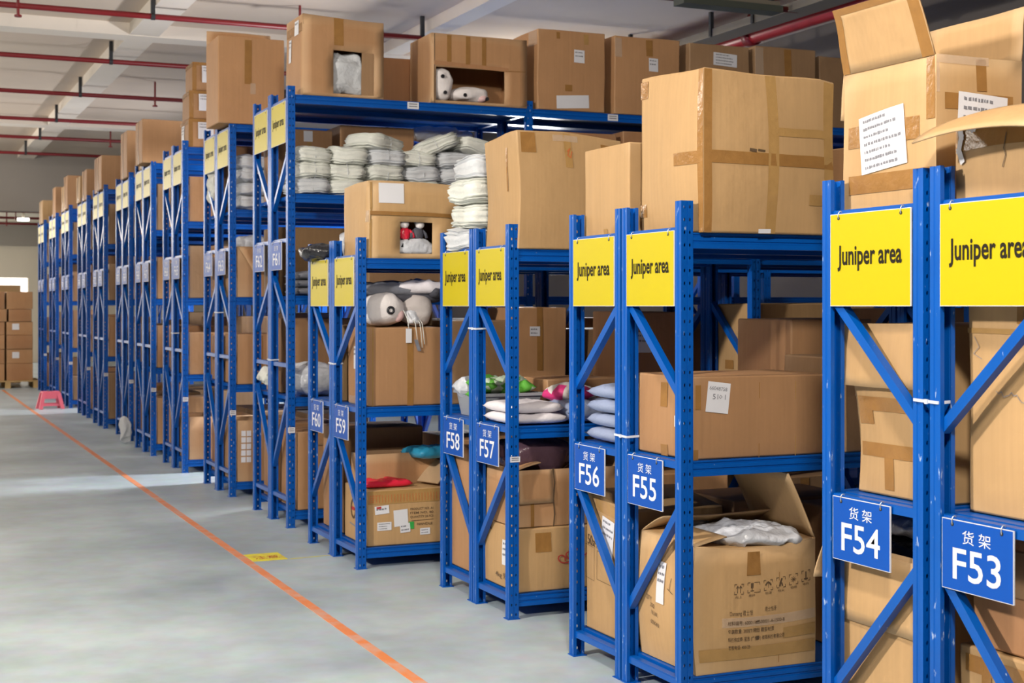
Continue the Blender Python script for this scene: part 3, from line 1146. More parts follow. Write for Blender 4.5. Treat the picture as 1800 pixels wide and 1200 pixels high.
# ---- F54 middle shelf: battered box with lid flap hanging
def w54(p, s):
    q = p.copy()
    k = max(0.0, 1 - p.z / s.h)
    q.x += 0.02 * math.sin(p.z / s.h * 5)
    q.y -= 0.045 * max(0.0, k - 0.55) * (1 if p.y > 0 else 0)
    return q
c = Carton('battered box with wide lid flap and brown tape bands in rack F54', 2.945, 3.60, 3.43, 3.855, Z1, 1.53, 'kraft_tan', 0.02, 0.007, top=True, group=IN, warp=w54)
c.flap('L', 0.205, 172, 6, u0=-0.04, u1=0.47)
c.tape('L', 0.02, 0.27, 0.40, 0.315).tape('L', 0.02, 0.12, 0.41, 0.165).tape('L', 0.14, 0.02, 0.185, 0.12).tape('L', 0.02, 0.225, 0.10, 0.275)
c.draw('L', [(0.16, 0.45), (0.19, 0.435), (0.165, 0.42)], 0.002)
c = Carton('tall plain box with faint handwriting on the middle shelf of rack F53', 2.955, 3.55, 2.90, 3.32, Z1, 1.63, 'kraft_tan', 0.008, 0.004, group=IN)
c.tape('L', 0.20, 0.56, 0.225, 0.65).tape('L', 0.0, 0.53, 0.40, 0.545, 'tape_pale')
xx = 0.12
pts = []
for k in range(26):
    pts.append((0.12 + k * 0.010, 0.365 - k * 0.0022 + random.uniform(-0.012, 0.012)))
c.draw('L', pts, 0.0022, 'ink_grey')
c.draw('L', [(0.03, 0.52), (0.05, 0.49), (0.025, 0.47), (0.06, 0.455)], 0.0018, 'ink_grey')
c = Carton('narrow brown box edge on the middle shelf between racks F53 and F54', 3.62, 4.2, 3.43, 3.85, Z1, 1.5, 'kraft', group=IN)

# ---- F54 bottom
c = Carton('open box with a hanging flap and black plastic at the bottom of rack F54', 2.925, 3.42, 3.45, 3.985, Z0, 0.80, 'kraft_tan', 0.006, 0.004, top=False, group=IN)
c.flap('L', 0.235, 176, 3, u0=0.085, u1=0.50, v=0.66)
c.flap('B', 0.16, 150, 10)
c.tape('L', 0.05, 0.02, 0.062, 0.66, 'tape_pale')
soft('plastic_bag', 'black shiny plastic bag lying in the open box at the bottom of rack F54', 'plastic bag', (3.16, 3.70, 0.70), (0.40, 0.42, 0.15), 'plastic bags on the racks', mat='poly_black', amp=0.02, freq=9)
soft('plastic_bag', 'crumpled clear plastic bag on top of the black bag in rack F54', 'plastic bag', (3.07, 3.72, 0.84), (0.20, 0.24, 0.06), 'plastic bags on the racks', mat='poly_clear', amp=0.025, freq=12)
# ---- F53 bottom
c = Carton('large box printed with black numbers on the bottom shelf of rack F53', 2.96, 3.5, 2.90, 3.31, 0.585, 0.93, 'kraft_red', 0.006, 0.003, group=IN)
c.patch('label_sticker', 'L', 0.13, 0.17, 0.40, 0.30, 'kraft_grey', 0, 0.003)
c.write('L', 0.24, 0.19, 0.055, '580X', 'ink', 0.13)
c.tape('L', 0.34, 0.0, 0.40, 0.10)
c = Carton('light box under the numbered box on the bottom shelf of rack F53', 2.945, 3.5, 2.90, 3.35, Z0, 0.58, 'kraft_tan', 0.01, 0.004, group=IN)
c.tape('L', 0.03, 0.38, 0.30, 0.43).tape('L', 0.10, 0.2, 0.14, 0.43)

# ---- F55: three boxes
def w55(p, s):
    q = p.copy()
    k = p.z / s.h
    q.z += 0.03 * k * max(0.0, -p.x / s.w - 0.1) + 0.012 * k * math.sin(p.y * 6)
    q.z -= 0.05 * k * max(0.0, (p.x / s.w - 0.36)) * 2
    return q
c = Carton('giant pale box criss-crossed with brown tape on top of rack F55', 2.945, 3.565, 4.80, 5.30, Z2, 2.525, 'kraft_tan', 0.022, 0.006, group=BX, warp=w55)
for a in ((0.0, 0.0, 0.035, 0.645), (0.285, 0.0, 0.335, 0.645), (0.565, 0.0, 0.615, 0.64), (0.0, 0.275, 0.615, 0.325), (0.30, 0.40, 0.60, 0.435), (0.49, 0.12, 0.60, 0.165)):
    c.tape('F', *a, mat='tape_pale' if a[0] > 0.28 else 'tape_brown')
for a in ((0.465, 0.0, 0.498, 0.645), (0.31, 0.27, 0.47, 0.32), (0.0, 0.56, 0.07, 0.63), (0.0, 0.08, 0.06, 0.13)):
    c.tape('L', *a)
c.draw('F', [(0.205, 0.335), (0.225, 0.333)], 0.012, 'ink_brown').draw('F', [(0.24, 0.336), (0.265, 0.334)], 0.008, 'ink_brown')
c.patch('label_sticker', 'F', 0.25, 0.0, 0.31, 0.018, 'label_white', 0.02, 0.006)
c = Carton('long box with a handwritten white note on the middle shelf of rack F55', 2.922, 3.60, 4.855, 5.29, Z1, 1.305, 'kraft', 0.006, 0.003, group=IN)
c.label('F', 0.066, 0.185, 0.171, 0.305, -0.12, lines=0)
c.write('F', 0.078, 0.278, 0.014, '66048758', 'ink_grey', 0.082, -0.12, off=0.0045)
c.write('F', 0.092, 0.240, 0.020, '51  1', 'ink_grey', 0.060, -0.08, off=0.0045)
c.draw('F', [(0.122, 0.246), (0.129, 0.254), (0.136, 0.247), (0.128, 0.241), (0.122, 0.246)], 0.002, 'ink_grey', off=0.0045)
c.tape('F', 0.015, 0.20, 0.04, 0.295).tape('F', 0.0, 0.0, 0.03, 0.04).tape('L', 0.20, 0.20, 0.255, 0.30).tape('L', 0.20, 0.0, 0.255, 0.045)
c.draw('F', [(0.315, 0.0), (0.315, 0.3)], 0.003, 'tape_brown').draw('F', [(0.49, 0.0), (0.49, 0.3)], 0.004, 'tape_pale')
c.label('L', 0.315, 0.125, 0.40, 0.17, 0, lines=2)
def w55b(p, s):
    q = p.copy()
    k = p.z / s.h
    q.z -= 0.025 * k * max(0.0, 1 - (p.x / (s.w * 0.5)) ** 2) * (1 if p.y < 0 else 0.2)
    q.x -= 0.018 * math.sin(k * 3.0) * (1 if p.x < 0 else 0)
    return q
c = Carton('worn open box with printed handling symbols at the bottom of rack F55', 2.935, 3.50, 4.84, 5.285, Z0, 0.635, 'kraft_tan', 0.014, 0.005, top=False, group=IN, warp=w55b)
c.flap('R', 0.30, -22, -8)
c.flap('F', 0.13, -80, -14, u0=0.0, u1=0.55)
c.flap('B', 0.20, -60, -10)
c.flap('L', 0.15, -74, -8)
for k, gl in enumerate(('up', 'glass', 'umbrella', 'fire', 'sun', 'stack')):
    ux, vy = 0.205 + 0.062 * k, 0.345 + 0.004 * k
    e = 0.021
    for sx, sy in ((-1, 1), (1, 1), (1, -1), (-1, -1)):
        c.draw('F', [(ux + sx * e, vy + sy * (e - 0.010)), (ux + sx * e, vy + sy * e), (ux + sx * (e - 0.010), vy + sy * e)], 0.0022, 'ink_brown')
    if gl == 'up':
        for dx in (-0.007, 0.007):
            c.draw('F', [(ux + dx, vy - 0.014), (ux + dx, vy + 0.014)], 0.003, 'ink_brown')
            c.draw('F', [(ux + dx - 0.005, vy + 0.006), (ux + dx, vy + 0.014), (ux + dx + 0.005, vy + 0.006)], 0.003, 'ink_brown')
    elif gl == 'glass':
        c.draw('F', [(ux, vy + 0.004), (ux, vy + 0.012)], 0.013, 'ink_brown').draw('F', [(ux, vy), (ux, vy - 0.014)], 0.003, 'ink_brown').draw('F', [(ux - 0.007, vy - 0.014), (ux + 0.007, vy - 0.014)], 0.003, 'ink_brown')
    elif gl == 'umbrella':
        c.draw('F', [(ux - 0.012, vy + 0.002), (ux - 0.006, vy + 0.009), (ux, vy + 0.012), (ux + 0.006, vy + 0.009), (ux + 0.012, vy + 0.002)], 0.006, 'ink_brown').draw('F', [(ux, vy + 0.01), (ux, vy - 0.012)], 0.002, 'ink_brown')
    elif gl == 'fire':
        c.draw('F', [(ux - 0.006, vy - 0.012), (ux - 0.002, vy), (ux + 0.004, vy + 0.013)], 0.008, 'ink_brown').draw('F', [(ux + 0.006, vy - 0.012), (ux + 0.004, vy - 0.004)], 0.006, 'ink_brown')
    elif gl == 'sun':
        for a in range(4):
            ca, sa = math.cos(a * .785), math.sin(a * .785)
            c.draw('F', [(ux - .012 * ca, vy - .012 * sa), (ux + .012 * ca, vy + .012 * sa)], 0.002, 'ink_brown')
    else:
        c.draw('F', [(ux, vy - 0.014), (ux, vy + 0.014)], 0.006, 'ink_brown').draw('F', [(ux - 0.008, vy - 0.012), (ux + 0.008, vy - 0.012)], 0.005, 'ink_brown')
    c.write('F', ux - 0.017, vy - 0.038, 0.010, ('向上', '易碎', '怕湿', '怕火', '怕晒', '堆码')[k], 'ink_brown', 0.032)
c.write('F', 0.165, 0.235, 0.020, 'Danaeng 君士怕', 'ink_brown', 0.105).write('F', 0.31, 0.245, 0.018, '君士怕牙', 'ink_brown', 0.055)
for k, (tx, wd) in enumerate((('材料编号: 60001/600001-A-1500-B', 0.25), ('包装数量: 300ET/箱 箱型材质', 0.20), ('科技供应商: 星志 (广州) 有限科技有限公司', 0.25), ('客服电话: 400123', 0.10))):
    c.write('F', 0.155, 0.195 - 0.034 * k, 0.017, tx, 'ink_brown', wd, bold=0.008)
c.tape('F', 0.13, 0.185, 0.56, 0.225, 'tape_clear').tape('F', 0.02, 0.05, 0.56, 0.10, 'tape_pale').tape('F', 0.40, 0.12, 0.56, 0.165, 'tape_pale').tape('F', 0.24, 0.40, 0.295, 0.497)
c.draw('F', [(0.385, 0.02), (0.385, 0.40)], 0.003, 'tape_brown')
c.label('L', 0.185, 0.245, 0.25, 0.415, -0.03, lines=3)
c.draw('L', [(0.30, 0.36), (0.29, 0.31), (0.275, 0.315), (0.315, 0.30)], 0.003, 'ink_brown')
for k, (u, v, tx) in enumerate(((0.06, 0.27, '箱'), (0.09, 0.25, 'QTY'), (0.13, 0.22, '300'), (0.14, 0.19, 'N.W.'), (0.13, 0.15, '60X40'))):
    c.write('L', u, v, 0.018, tx, 'ink_brown', rot=-0.15)
soft('plastic_bag', 'white plastic film bulging out of the symbol printed box in rack F55', 'plastic bag', (3.28, 5.00, 0.60), (0.40, 0.34, 0.085), 'plastic bags on the racks', mat='poly_clear', amp=0.022, freq=14, nu=90, nv=40, ex=0.5, ez=0.9)
soft('plastic_bag', 'small grey plastic wrapped pad behind the symbol printed box in rack F55', 'plastic bag', (3.12, 5.22, 0.64), (0.2, 0.10, 0.05), 'plastic bags on the racks', mat='poly_grey', amp=0.01, freq=10)

# ---- F56
c = Carton('plain open topped box behind the giant taped box on top of rack F56', 2.925, 3.50, 5.375, 5.795, Z2, 2.29, 'kraft_tan', 0.004, 0.003, group=BX)
c.tape('L', 0.19, 0.0, 0.225, 0.05, 'tape_pale')
for k in range(4):
    pillow('folded_garment', 'blue grey folded garment, %s from the bottom of the stack in rack F56' % ord_[k], 'folded garment', (3.10 + 0.006 * (k % 2), 5.605 - 0.012 * k, Z1 + 0.002 + k * 0.064), (0.36, 0.40 + 0.01 * (k % 2), 0.066), 'garment_blue', 'folded garments in rack F56', rz=0.03 * (k - 1.5))
pillow('folded_garment', 'pink and white patterned garment behind the blue grey stack in rack F56', 'folded garment', (3.50, 5.62, Z1 + 0.10), (0.36, 0.38, 0.12), 'fabric_pink', 'folded garments in rack F56')
pillow('folded_garment', 'pale blue garment under the patterned one in rack F56', 'folded garment', (3.50, 5.62, Z1), (0.40, 0.42, 0.10), 'garment_blue', 'folded garments in rack F56')
c = Carton('tall box printed with sizes and a white label at the bottom of rack F56', 2.93, 3.40, 5.375, 5.79, Z0, 0.755, 'kraft_tan', 0.008, 0.004, group=IN, warp=lambda p, s: Vector((p.x, p.y, p.z * (1 - 0.10 * (0.5 - p.y / s.d) * 0.8))))
c.write('L', 0.02, 0.385, 0.045, '50x4', 'ink_brown', 0.11).write('L', 0.31, 0.365, 0.045, 'CM', 'ink_brown', 0.09)
c.write('L', 0.02, 0.535, 0.03, 'B', 'ink_brown').write('L', 0.30, 0.485, 0.018, 'X 箱号', 'ink_brown', 0.10)
c.label('L', 0.165, 0.37, 0.28, 0.545, -0.08, lines=3)
c.tape('L', 0.10, 0.56, 0.30, 0.615, 'tape_pale')
for a, b_, w_, h_ in ((0.0, 0.23, 0.095, 0.15), (0.125, 0.245, 0.16, 0.13), (0.30, 0.21, 0.13, 0.15)):
    c.draw('L', [(a, b_), (a + w_, b_), (a + w_, b_ + h_), (a, b_ + h_), (a, b_)], 0.0022, 'ink_brown')
c = Carton('dark box standing deeper beside the printed box at the bottom of rack F56', 3.45, 4.10, 5.375, 5.79, Z0, 0.72, 'kraft', group=IN)

# ---- F57 / F58
def w57(p, s):
    q = p.copy()
    k = p.z / s.h
    q.z -= 0.05 * k * max(0, p.x / s.w + 0.05) + 0.035 * k * max(0.0, p.y / s.d + 0.2)
    q.x += 0.012 * math.sin(k * 4)
    return q
c = Carton('large pale dented box with a red scribble on top of rack F57', 2.935, 3.535, 6.565, 6.985, Z2, 2.475, 'kraft_tan', 0.018, 0.007, group=BX, warp=w57)
c.tape('F', 0.26, 0.42, 0.30, 0.59, 'tape_pale').tape('F', 0.20, 0.55, 0.34, 0.582, 'tape_clear').tape('F', 0.02, 0.49, 0.10, 0.59, 'tape_brown').tape('F', 0.47, 0.45, 0.53, 0.56, 'tape_brown')
c.draw('F', [(0.275, 0.50), (0.29, 0.515), (0.275, 0.48), (0.29, 0.47), (0.30, 0.50)], 0.005, 'ink_orange')
c.tape('L', 0.30, 0.30, 0.315, 0.52).tape('L', 0.29, 0.0, 0.305, 0.12)
pillow('folded_garment', 'white folded garment on top of the pile beside the upright of rack F57', 'folded garment', (3.07, 6.80, Z1 + 0.055), (0.30, 0.36, 0.06), 'garment_white', 'folded garments in rack F57', rz=0.05)
pillow('folded_garment', 'white folded garment at the bottom of the pile in rack F57', 'folded garment', (3.085, 6.80, Z1), (0.34, 0.38, 0.06), 'garment_white', 'folded garments in rack F57', rz=-0.04)
pillow('folded_garment', 'pale blue bagged garment next to the white pile in rack F57', 'folded garment', (3.42, 6.80, Z1), (0.36, 0.36, 0.115), 'garment_blue', 'folded garments in rack F57', amp=0.012)
soft('patterned_bag', 'pink and white patterned bag lying on the pale blue garment in rack F57', 'fabric bag', (3.38, 6.88, Z1 + 0.10), (0.26, 0.26, 0.09), mat='fabric_pink', amp=0.015, freq=9)
# grey crate
t = thing('plastic_crate', 'grey plastic crate filled with green packets on the middle shelf of rack F58', 'crate', (3.13, 7.27, Z1))
m_ = MB()
for (ax, ay, bx, by) in ((-1, -1, 1, -1), (1, -1, 1, 1), (1, 1, -1, 1), (-1, 1, -1, -1)):
    w0, d0, w1, d1, hh = 0.145, 0.19, 0.165, 0.215, 0.135
    nx, ny = (ay - by, 0) if ax == bx else (0, 0)
    th = 0.006
    p0, p1 = (ax * w0, ay * d0, 0), (bx * w0, by * d0, 0)
    q0, q1 = (ax * w1, ay * d1, hh), (bx * w1, by * d1, hh)
    f = lambda p, k: (p[0] * (1 - k / w1), p[1] * (1 - k / d1), p[2])
    vs = [p0, p1, q1, q0, f(p0, th), f(p1, th), f(q1, th), f(q0, th)]
    m_.add(vs, [[0, 1, 2, 3], [4, 7, 6, 5], [3, 2, 6, 7], [0, 4, 5, 1]])
m_.add([(-0.145, -0.19, 0.003), (0.145, -0.19, 0.003), (0.145, 0.19, 0.003), (-0.145, 0.19, 0.003)], [[0, 1, 2, 3]])
link('crate_body', m_.mesh('crate_body', 'crate_grey', recalc=False), t)
m_ = MB()
for x0, x1, y0, y1 in ((-0.178, 0.178, -0.228, -0.214), (-0.178, 0.178, 0.214, 0.228), (-0.178, -0.164, -0.214, 0.214), (0.164, 0.178, -0.214, 0.214)):
    m_.box(x0, x1, y0, y1, 0.122, 0.138)
link('rim', m_.mesh('crate_rim', 'crate_grey'), t)
for k, (x, y, z, a, tn) in enumerate(((3.06, 7.20, 1.085, 0.3, 'lowest'), (3.18, 7.30, 1.10, -0.4, 'second'), (3.10, 7.33, 1.135, 0.9, 'third'), (3.17, 7.18, 1.125, 0.1, 'topmost'))):
    pillow('plastic_packet', 'bright green plastic packet in the grey crate, %s of the heap' % tn, 'plastic packet', (x, y, z), (0.20, 0.22, 0.05), 'poly_green', 'green packets in the grey crate', rz=a, amp=0.015, tilt=(0.18 * (k - 1.5), 0.15 * (1.5 - k)))
soft('plastic_bag', 'pale crumpled plastic bag at the far end of the grey crate', 'plastic bag', (3.02, 7.41, 1.07), (0.16, 0.14, 0.12), 'plastic bags on the racks', mat='poly_clear', amp=0.03, freq=12)
c = Carton('small box behind the grey crate on the middle shelf of rack F58', 3.36, 3.80, 7.12, 7.5, Z1, 1.18, 'kraft', group=IN)
# F57 bottom
c = Carton('scuffed box with a red scribble on the bottom shelf of rack F57', 2.945, 3.52, 6.60, 7.02, Z0, 0.45, 'kraft_tan', 0.012, 0.006, group=IN)
c.tape('F', 0.10, 0.20, 0.19, 0.30).tape('F', 0.42, 0.0, 0.50, 0.16).label('L', 0.26, 0.12, 0.36, 0.25, 0, lines=3)
sc_ = [(0.235 + 0.0035 * k + 0.03 * math.cos(k * 0.5), 0.150 + 0.0012 * k + 0.024 * math.sin(k * 0.5)) for k in range(38)]
c.draw('F', sc_, 0.006, 'ink_red')
c.draw('L', [(0.02, 0.30), (0.10, 0.29)], 0.012, 'ink_brown').write('L', 0.17, 0.05, 0.03, '4kg 规格', 'ink_brown', 0.2)
c = Carton('box with a torn hanging flap stacked on the scuffed box in rack F57', 2.955, 3.54, 6.62, 7.03, 0.455, 0.745, 'kraft', 0.008, 0.006, top=False, group=IN)
c.flap('F', 0.17, 176, 0, u0=0.01, u1=0.20)
c.flap('L', 0.14, -70, -10)
c.flap('R', 0.16, 10, 10)
c.draw('F', [(0.205, 0.29), (0.212, 0.22), (0.203, 0.14), (0.21, 0.06), (0.205, 0.0)], 0.008, 'ink_brown')
c.tape('F', 0.075, 0.0, 0.095, 0.29, 'tape_brown')
soft('plastic_bag', 'dark purple plastic bag resting on the torn flap box in rack F57', 'plastic bag', (3.13, 6.83, 0.70), (0.38, 0.34, 0.20), 'plastic bags on the racks', mat='poly_purple', amp=0.03, freq=8)
c = Carton('tall plain box at the bottom of rack F58', 2.945, 3.45, 7.115, 7.51, Z0, 0.80, 'kraft', group=IN)
# white packs piled on F58
def pack(label, c, size, mat='rag_white', rz=0.0, grp='white tied fabric packs on the racks', ridges=8):
    o = superblob('fabric_pack', c, size, ex=0.45, ez=0.45, amp=0.016, freq=7, mat=mat, ridges=ridges, ramp=0.014, nu=64, nv=44, rz=rz)
    tag(o, label, 'fabric pack', grp)
    m2 = MB()
    pts = []
    for k in range(17):
        a = 2 * math.pi * k / 16
        pts.append((0.0 + 0.004 * math.sin(a * 2), (size[1] / 2 + 0.001) * (abs(math.cos(a)) ** 0.5) * (1 if math.cos(a) >= 0 else -1), size[2] / 2 + (size[2] / 2 + 0.001) * (abs(math.sin(a)) ** 0.5) * (1 if math.sin(a) >= 0 else -1)))
    m2.tube(pts, 0.003, 5)
    link('string', m2.mesh('string', 'rag_cool', smooth=True), o)
    return o
k = 0
for lay, (z, xs) in enumerate(((Z2 + 0.0, (3.02, 3.30)), (Z2 + 0.135, (3.05, 3.32)), (Z2 + 0.27, (3.03, 3.31)), (Z2 + 0.40, (3.06, 3.30)))):
    for j, x in enumerate(xs):
        pack('white fabric pack on rack F58, %s row up, %s' % (ord_[lay], ('end towards the floor aisle', 'deeper on the shelf')[j]), (x, 7.285 + 0.02 * (lay % 2), z), (0.27, 0.40, 0.14), 'rag_white' if (lay + j) % 3 else 'rag_cool', rz=random.uniform(-0.12, 0.12))
c = Carton('low open cardboard tray under the white packs on top of rack F58', 2.91, 2.945, 7.08, 7.5, Z2, Z2 + 0.09, 'kraft_tan', 0.0, 0.002, group=BX)
c = Carton('box farther along the top of rack F57', 3.56, 4.20, 6.6, 7.0, Z2, 2.26, 'kraft', group=BX)
c = Carton('box farther along the top of rack F58', 3.56, 4.20, 7.1, 7.5, Z2, 2.22, 'kraft_grey', group=BX)

# ---- F59 / F60
def w59(p, s):
    q = p.copy()
    k = p.z / s.h
    q.z -= 0.035 * k * max(0.0, p.x / s.w) + 0.02 * k * max(0.0, p.y / s.d)
    if p.y < 0 and p.z < s.h * 0.55:
        q.y += 0.012
    return q
c = Carton('box with a cut-out window showing dolls on top of rack F59', 2.685, 3.305, 8.195, 8.715, Z2, 2.345, 'kraft_tan', 0.010, 0.004, group=BX, warp=w59, holes={'F': (0.195, 0.03, 0.405, 0.225)})
c.label('F', 0.055, 0.335, 0.215, 0.455, 0.0, lines=0)
c.draw('F', [(0.105, 0.372), (0.17, 0.372)], 0.006, 'ink_grey').draw('F', [(0.115, 0.358), (0.16, 0.358)], 0.005, 'ink_grey')
c.tape('F', 0.0, 0.262, 0.60, 0.285, 'tape_brown').tape('L', 0.46, 0.22, 0.515, 0.29, 'tape_clear').tape('F', 0.0, 0.0, 0.015, 0.46, 'tape_pale').tape('L', 0.03, 0.20, 0.045, 0.28, 'tape_clear')
# dolls in the window
def doll(label, x, body_m, head_m, hair_m, lean):
    t = thing('cloth_doll', label, 'doll', (x, 8.24, 1.985), 0, 'small dolls in the cut-out box')
    b = superblob('torso', (0, 0, 0), (0.07, 0.05, 0.085), 0.9, 0.9, 0.004, 14, body_m, nu=20, nv=12, parent=t)
    h_ = superblob('head', (lean, -0.005, 0.075), (0.058, 0.05, 0.055), 1, 1, 0.002, 14, head_m, nu=20, nv=12, parent=t)
    superblob('hair', (lean, 0.006, 0.095), (0.064, 0.055, 0.042), 1, 1, 0.004, 20, hair_m, nu=20, nv=10, parent=t)
    for sg in (-1, 1):
        m2 = MB()
        m2.tube([(sg * 0.028, 0, 0.065), (sg * 0.045, -0.012, 0.045), (sg * 0.05, -0.02, 0.02)], 0.010, 8)
        link('arm', m2.mesh('arm', body_m, smooth=True), t)
        m2 = MB()
        m2.tube([(sg * 0.016, 0, 0.01), (sg * 0.022, -0.015, -0.02), (sg * 0.024, -0.015, -0.04)], 0.012, 8)
        link('leg', m2.mesh('leg', 'poly_black', smooth=True), t)
doll('small cloth doll in a red top in the box cut-out on rack F59', 2.925, 'poly_red', 'plush_white', 'poly_black', -0.005)
doll('small cloth doll in dark clothes leaning in the cut-out of the box on rack F59', 3.01, 'garment_dark', 'plush_white', 'garment_grey', 0.01)
soft('plastic_bag', 'clear plastic bag under the dolls in the cut-out box on rack F59', 'plastic bag', (2.985, 8.265, Z2 + 0.01), (0.26, 0.12, 0.12), 'plastic bags on the racks', mat='poly_clear', amp=0.014, freq=12)
# F59 middle
c = Carton('square box under two bagged plush toys on the middle shelf of rack F59', 2.695, 3.17, 8.245, 8.66, Z1, 1.455, 'kraft', 0.004, 0.003, group=IN)
c.tape('F', 0.245, 0.0, 0.285, 0.478).tape('F', 0.02, 0.0, 0.03, 0.478, 'tape_pale').label('L', 0.14, 0.22, 0.19, 0.36, 0, lines=2).tape('L', 0.03, 0.0, 0.38, 0.05, 'tape_clear')
t = thing('plush_toy', 'white plush toy with a black ring eye on the square box in rack F59', 'plush toy', (2.82, 8.37, 1.46))
superblob('toy_body', (0, 0, 0), (0.26, 0.22, 0.215), 0.8, 0.85, 0.012, 7, 'plush_white', parent=t)
superblob('cheek', (0.085, -0.045, 0.025), (0.085, 0.10, 0.10), 1, 1, 0.004, 9, 'plush_pink', parent=t, nu=20, nv=12)
superblob('ear', (-0.03, 0.0, 0.17), (0.08, 0.06, 0.075), 1, 1, 0.004, 9, 'plush_white', parent=t, nu=20, nv=12)
m_ = MB()
m_.tube([(0.02 + 0.019 * math.cos(a), -0.112, 0.10 + 0.019 * math.sin(a)) for a in [2 * math.pi * k / 20 for k in range(21)]], 0.008, 8)
link('eye', m_.mesh('eye', 'poly_black', smooth=True), t)
m_ = MB()
m_.tube([(0.11, -0.09, 0.10), (0.125, -0.13, 0.04), (0.127, -0.137, -0.01)], 0.003, 6)
tg = link('hang_tag', m_.mesh('tag_string', 'rag_white', smooth=True), t)
m_ = MB()
m_.box(0.108, 0.146, -0.140, -0.138, -0.10, -0.012)
link('card', m_.mesh('tag_card', 'label_white'), tg)
t = thing('plush_toy', 'grey plush toy in a knotted clear bag with dangling strings in rack F59', 'plush toy', (3.045, 8.39, 1.46))
superblob('toy_body', (0, 0, 0), (0.20, 0.22, 0.20), 0.9, 0.9, 0.018, 8, 'plush_grey', parent=t)
superblob('bag_neck', (-0.04, -0.075, 0.01), (0.10, 0.07, 0.085), 0.8, 0.7, 0.02, 14, 'poly_clear', parent=t, nu=24, nv=14)
superblob('ear', (-0.085, 0.0, 0.13), (0.05, 0.05, 0.085), 1, 1, 0.004, 9, 'plush_grey', parent=t, nu=20, nv=12)
for dx, ln in ((-0.05, 0.11), (-0.02, 0.15), (-0.005, 0.13)):
    m_ = MB()
    m_.tube([(dx, -0.10, 0.04), (dx - 0.003, -0.152, 0.02), (dx + 0.004, -0.158, -0.05), (dx + 0.01, -0.158, 0.02 - ln)], 0.0025, 6)
    link('string', m_.mesh('toy_string', 'rag_white', smooth=True), t)
m_ = MB()
m_.bar((-0.052, -0.160, -0.08), (-0.03, -0.163, -0.15), (1, 0, 0), 0.022, 0.003)
link('hang_tag', m_.mesh('toy_card', 'garment_grey'), t)
for k, (x, y, z, w_, m2, rz_) in enumerate(((2.90, 8.50, 1.645, 0.46, 'garment_grey', 0.1), (3.10, 8.48, 1.66, 0.30, 'garment_white', -0.2), (3.02, 8.52, 1.60, 0.44, 'garment_dark', 0.0), (3.20, 8.47, 1.63, 0.24, 'garment_dark', 0.3))):
    pillow('bagged_garment', '%s garment bag squeezed under the top shelf of rack F59, %s of the heap' % (('mid grey', 'whitish', 'dark grey', 'blackish')[k], ord_[k]), 'garment bag', (x, y, z), (w_, 0.36, 0.085), m2, 'garment bags above the plush toys', rz=rz_, amp=0.015)
c = Carton('dark box propping up the garment bags behind the plush toys in rack F59', 2.74, 3.20, 8.49, 8.66, 1.46, 1.60, 'kraft_dark', group=IN)
for k, (x0, x1, h_) in enumerate(((3.22, 3.62, 0.52), (3.66, 4.02, 0.60), (4.12, 4.62, 0.46), (4.66, 5.2, 0.55))):
    c = Carton('shaded box on the middle shelf of rack F59, %s past the plush toys' % ord_[k], x0, x1, 8.23, 8.68, Z1, Z1 + h_, ('kraft_grey', 'kraft')[k % 2], group=IN)
    c.tape('F', 0.15, 0.2, 0.19, h_)
    if k == 1:
        c.label('F', 0.10, 0.42, 0.17, 0.48, 0, 2)
# F59 bottom
c = Carton('printed box with white labels and a red dotted band at the bottom of rack F59', 2.685, 3.25, 8.235, 8.70, Z0, 0.465, 'kraft_tan', 0.006, 0.003, group=IN)
for r_ in range(3):
    for k in range(30):
        pass
c.tape('F', 0.0, 0.255, 0.56, 0.335, 'tape_pale')
for r_ in range(4):
    c.draw('F', [(0.01, 0.268 + 0.013 * r_), (0.55, 0.270 + 0.013 * r_)], 0.003, 'ink_orange')
for k in range(28):
    c.draw('F', [(0.015 + 0.0195 * k, 0.266), (0.015 + 0.0195 * k, 0.310)], 0.003, 'ink_orange')
c.label('F', 0.045, 0.195, 0.135, 0.245, 0.08, 1).label('F', 0.06, 0.095, 0.15, 0.145, 0.0, 3).label('F', 0.165, 0.115, 0.255, 0.215, 0.06, 0).label('F', 0.205, 0.075, 0.27, 0.13, 0.08, 2).label('F', 0.335, 0.055, 0.40, 0.095, 0.03, 2)
c.patch('label_sticker', 'F', 0.262, 0.095, 0.295, 0.138, 'green_label', 0, 0.003, 'green label')
c.patch('label_sticker', 'F', 0.055, 0.225, 0.085, 0.24, 'ink_red', 0.08, 0.0045)
for k, tx in enumerate(('PRODUCT NO. A1', 'ITEM NO. 80', 'QUANTITY 24 PCS')):
    c.write('F', 0.27, 0.208 - 0.024 * k, 0.014, tx, 'ink_brown', 0.15, bold=0.01)
c.write('F', 0.315, 0.115, 0.014, 'HANDLE', 'ink_brown', 0.10, bold=0.02)
c.draw('F', [(0.28, 0.143), (0.42, 0.147)], 0.003, 'ink_brown')
c.draw('L', [(0.20 + 0.045 * math.cos(a), 0.20 + 0.055 * math.sin(a)) for a in [2 * math.pi * k / 16 for k in range(17)]], 0.014, 'ink_brown').draw('L', [(0.18, 0.20), (0.22, 0.20)], 0.02, 'ink_red')
c.tape('L', 0.36, 0.0, 0.38, 0.27, 'ink_red').tape('L', 0.28, 0.24, 0.40, 0.33)
c.draw('L', [(0.13, 0.105), (0.24, 0.095)], 0.010, 'ink_grey')
pillow('plastic_packet', 'bright red plastic packet lying on the printed box in rack F59', 'plastic packet', (2.84, 8.40, 0.468), (0.32, 0.20, 0.045), 'poly_red', None, amp=0.012)
c = Carton('open brown box behind the red packet at the bottom of rack F59', 2.72, 3.22, 8.46, 8.69, 0.47, 0.66, 'kraft', 0.006, 0.005, top=False, group=IN)
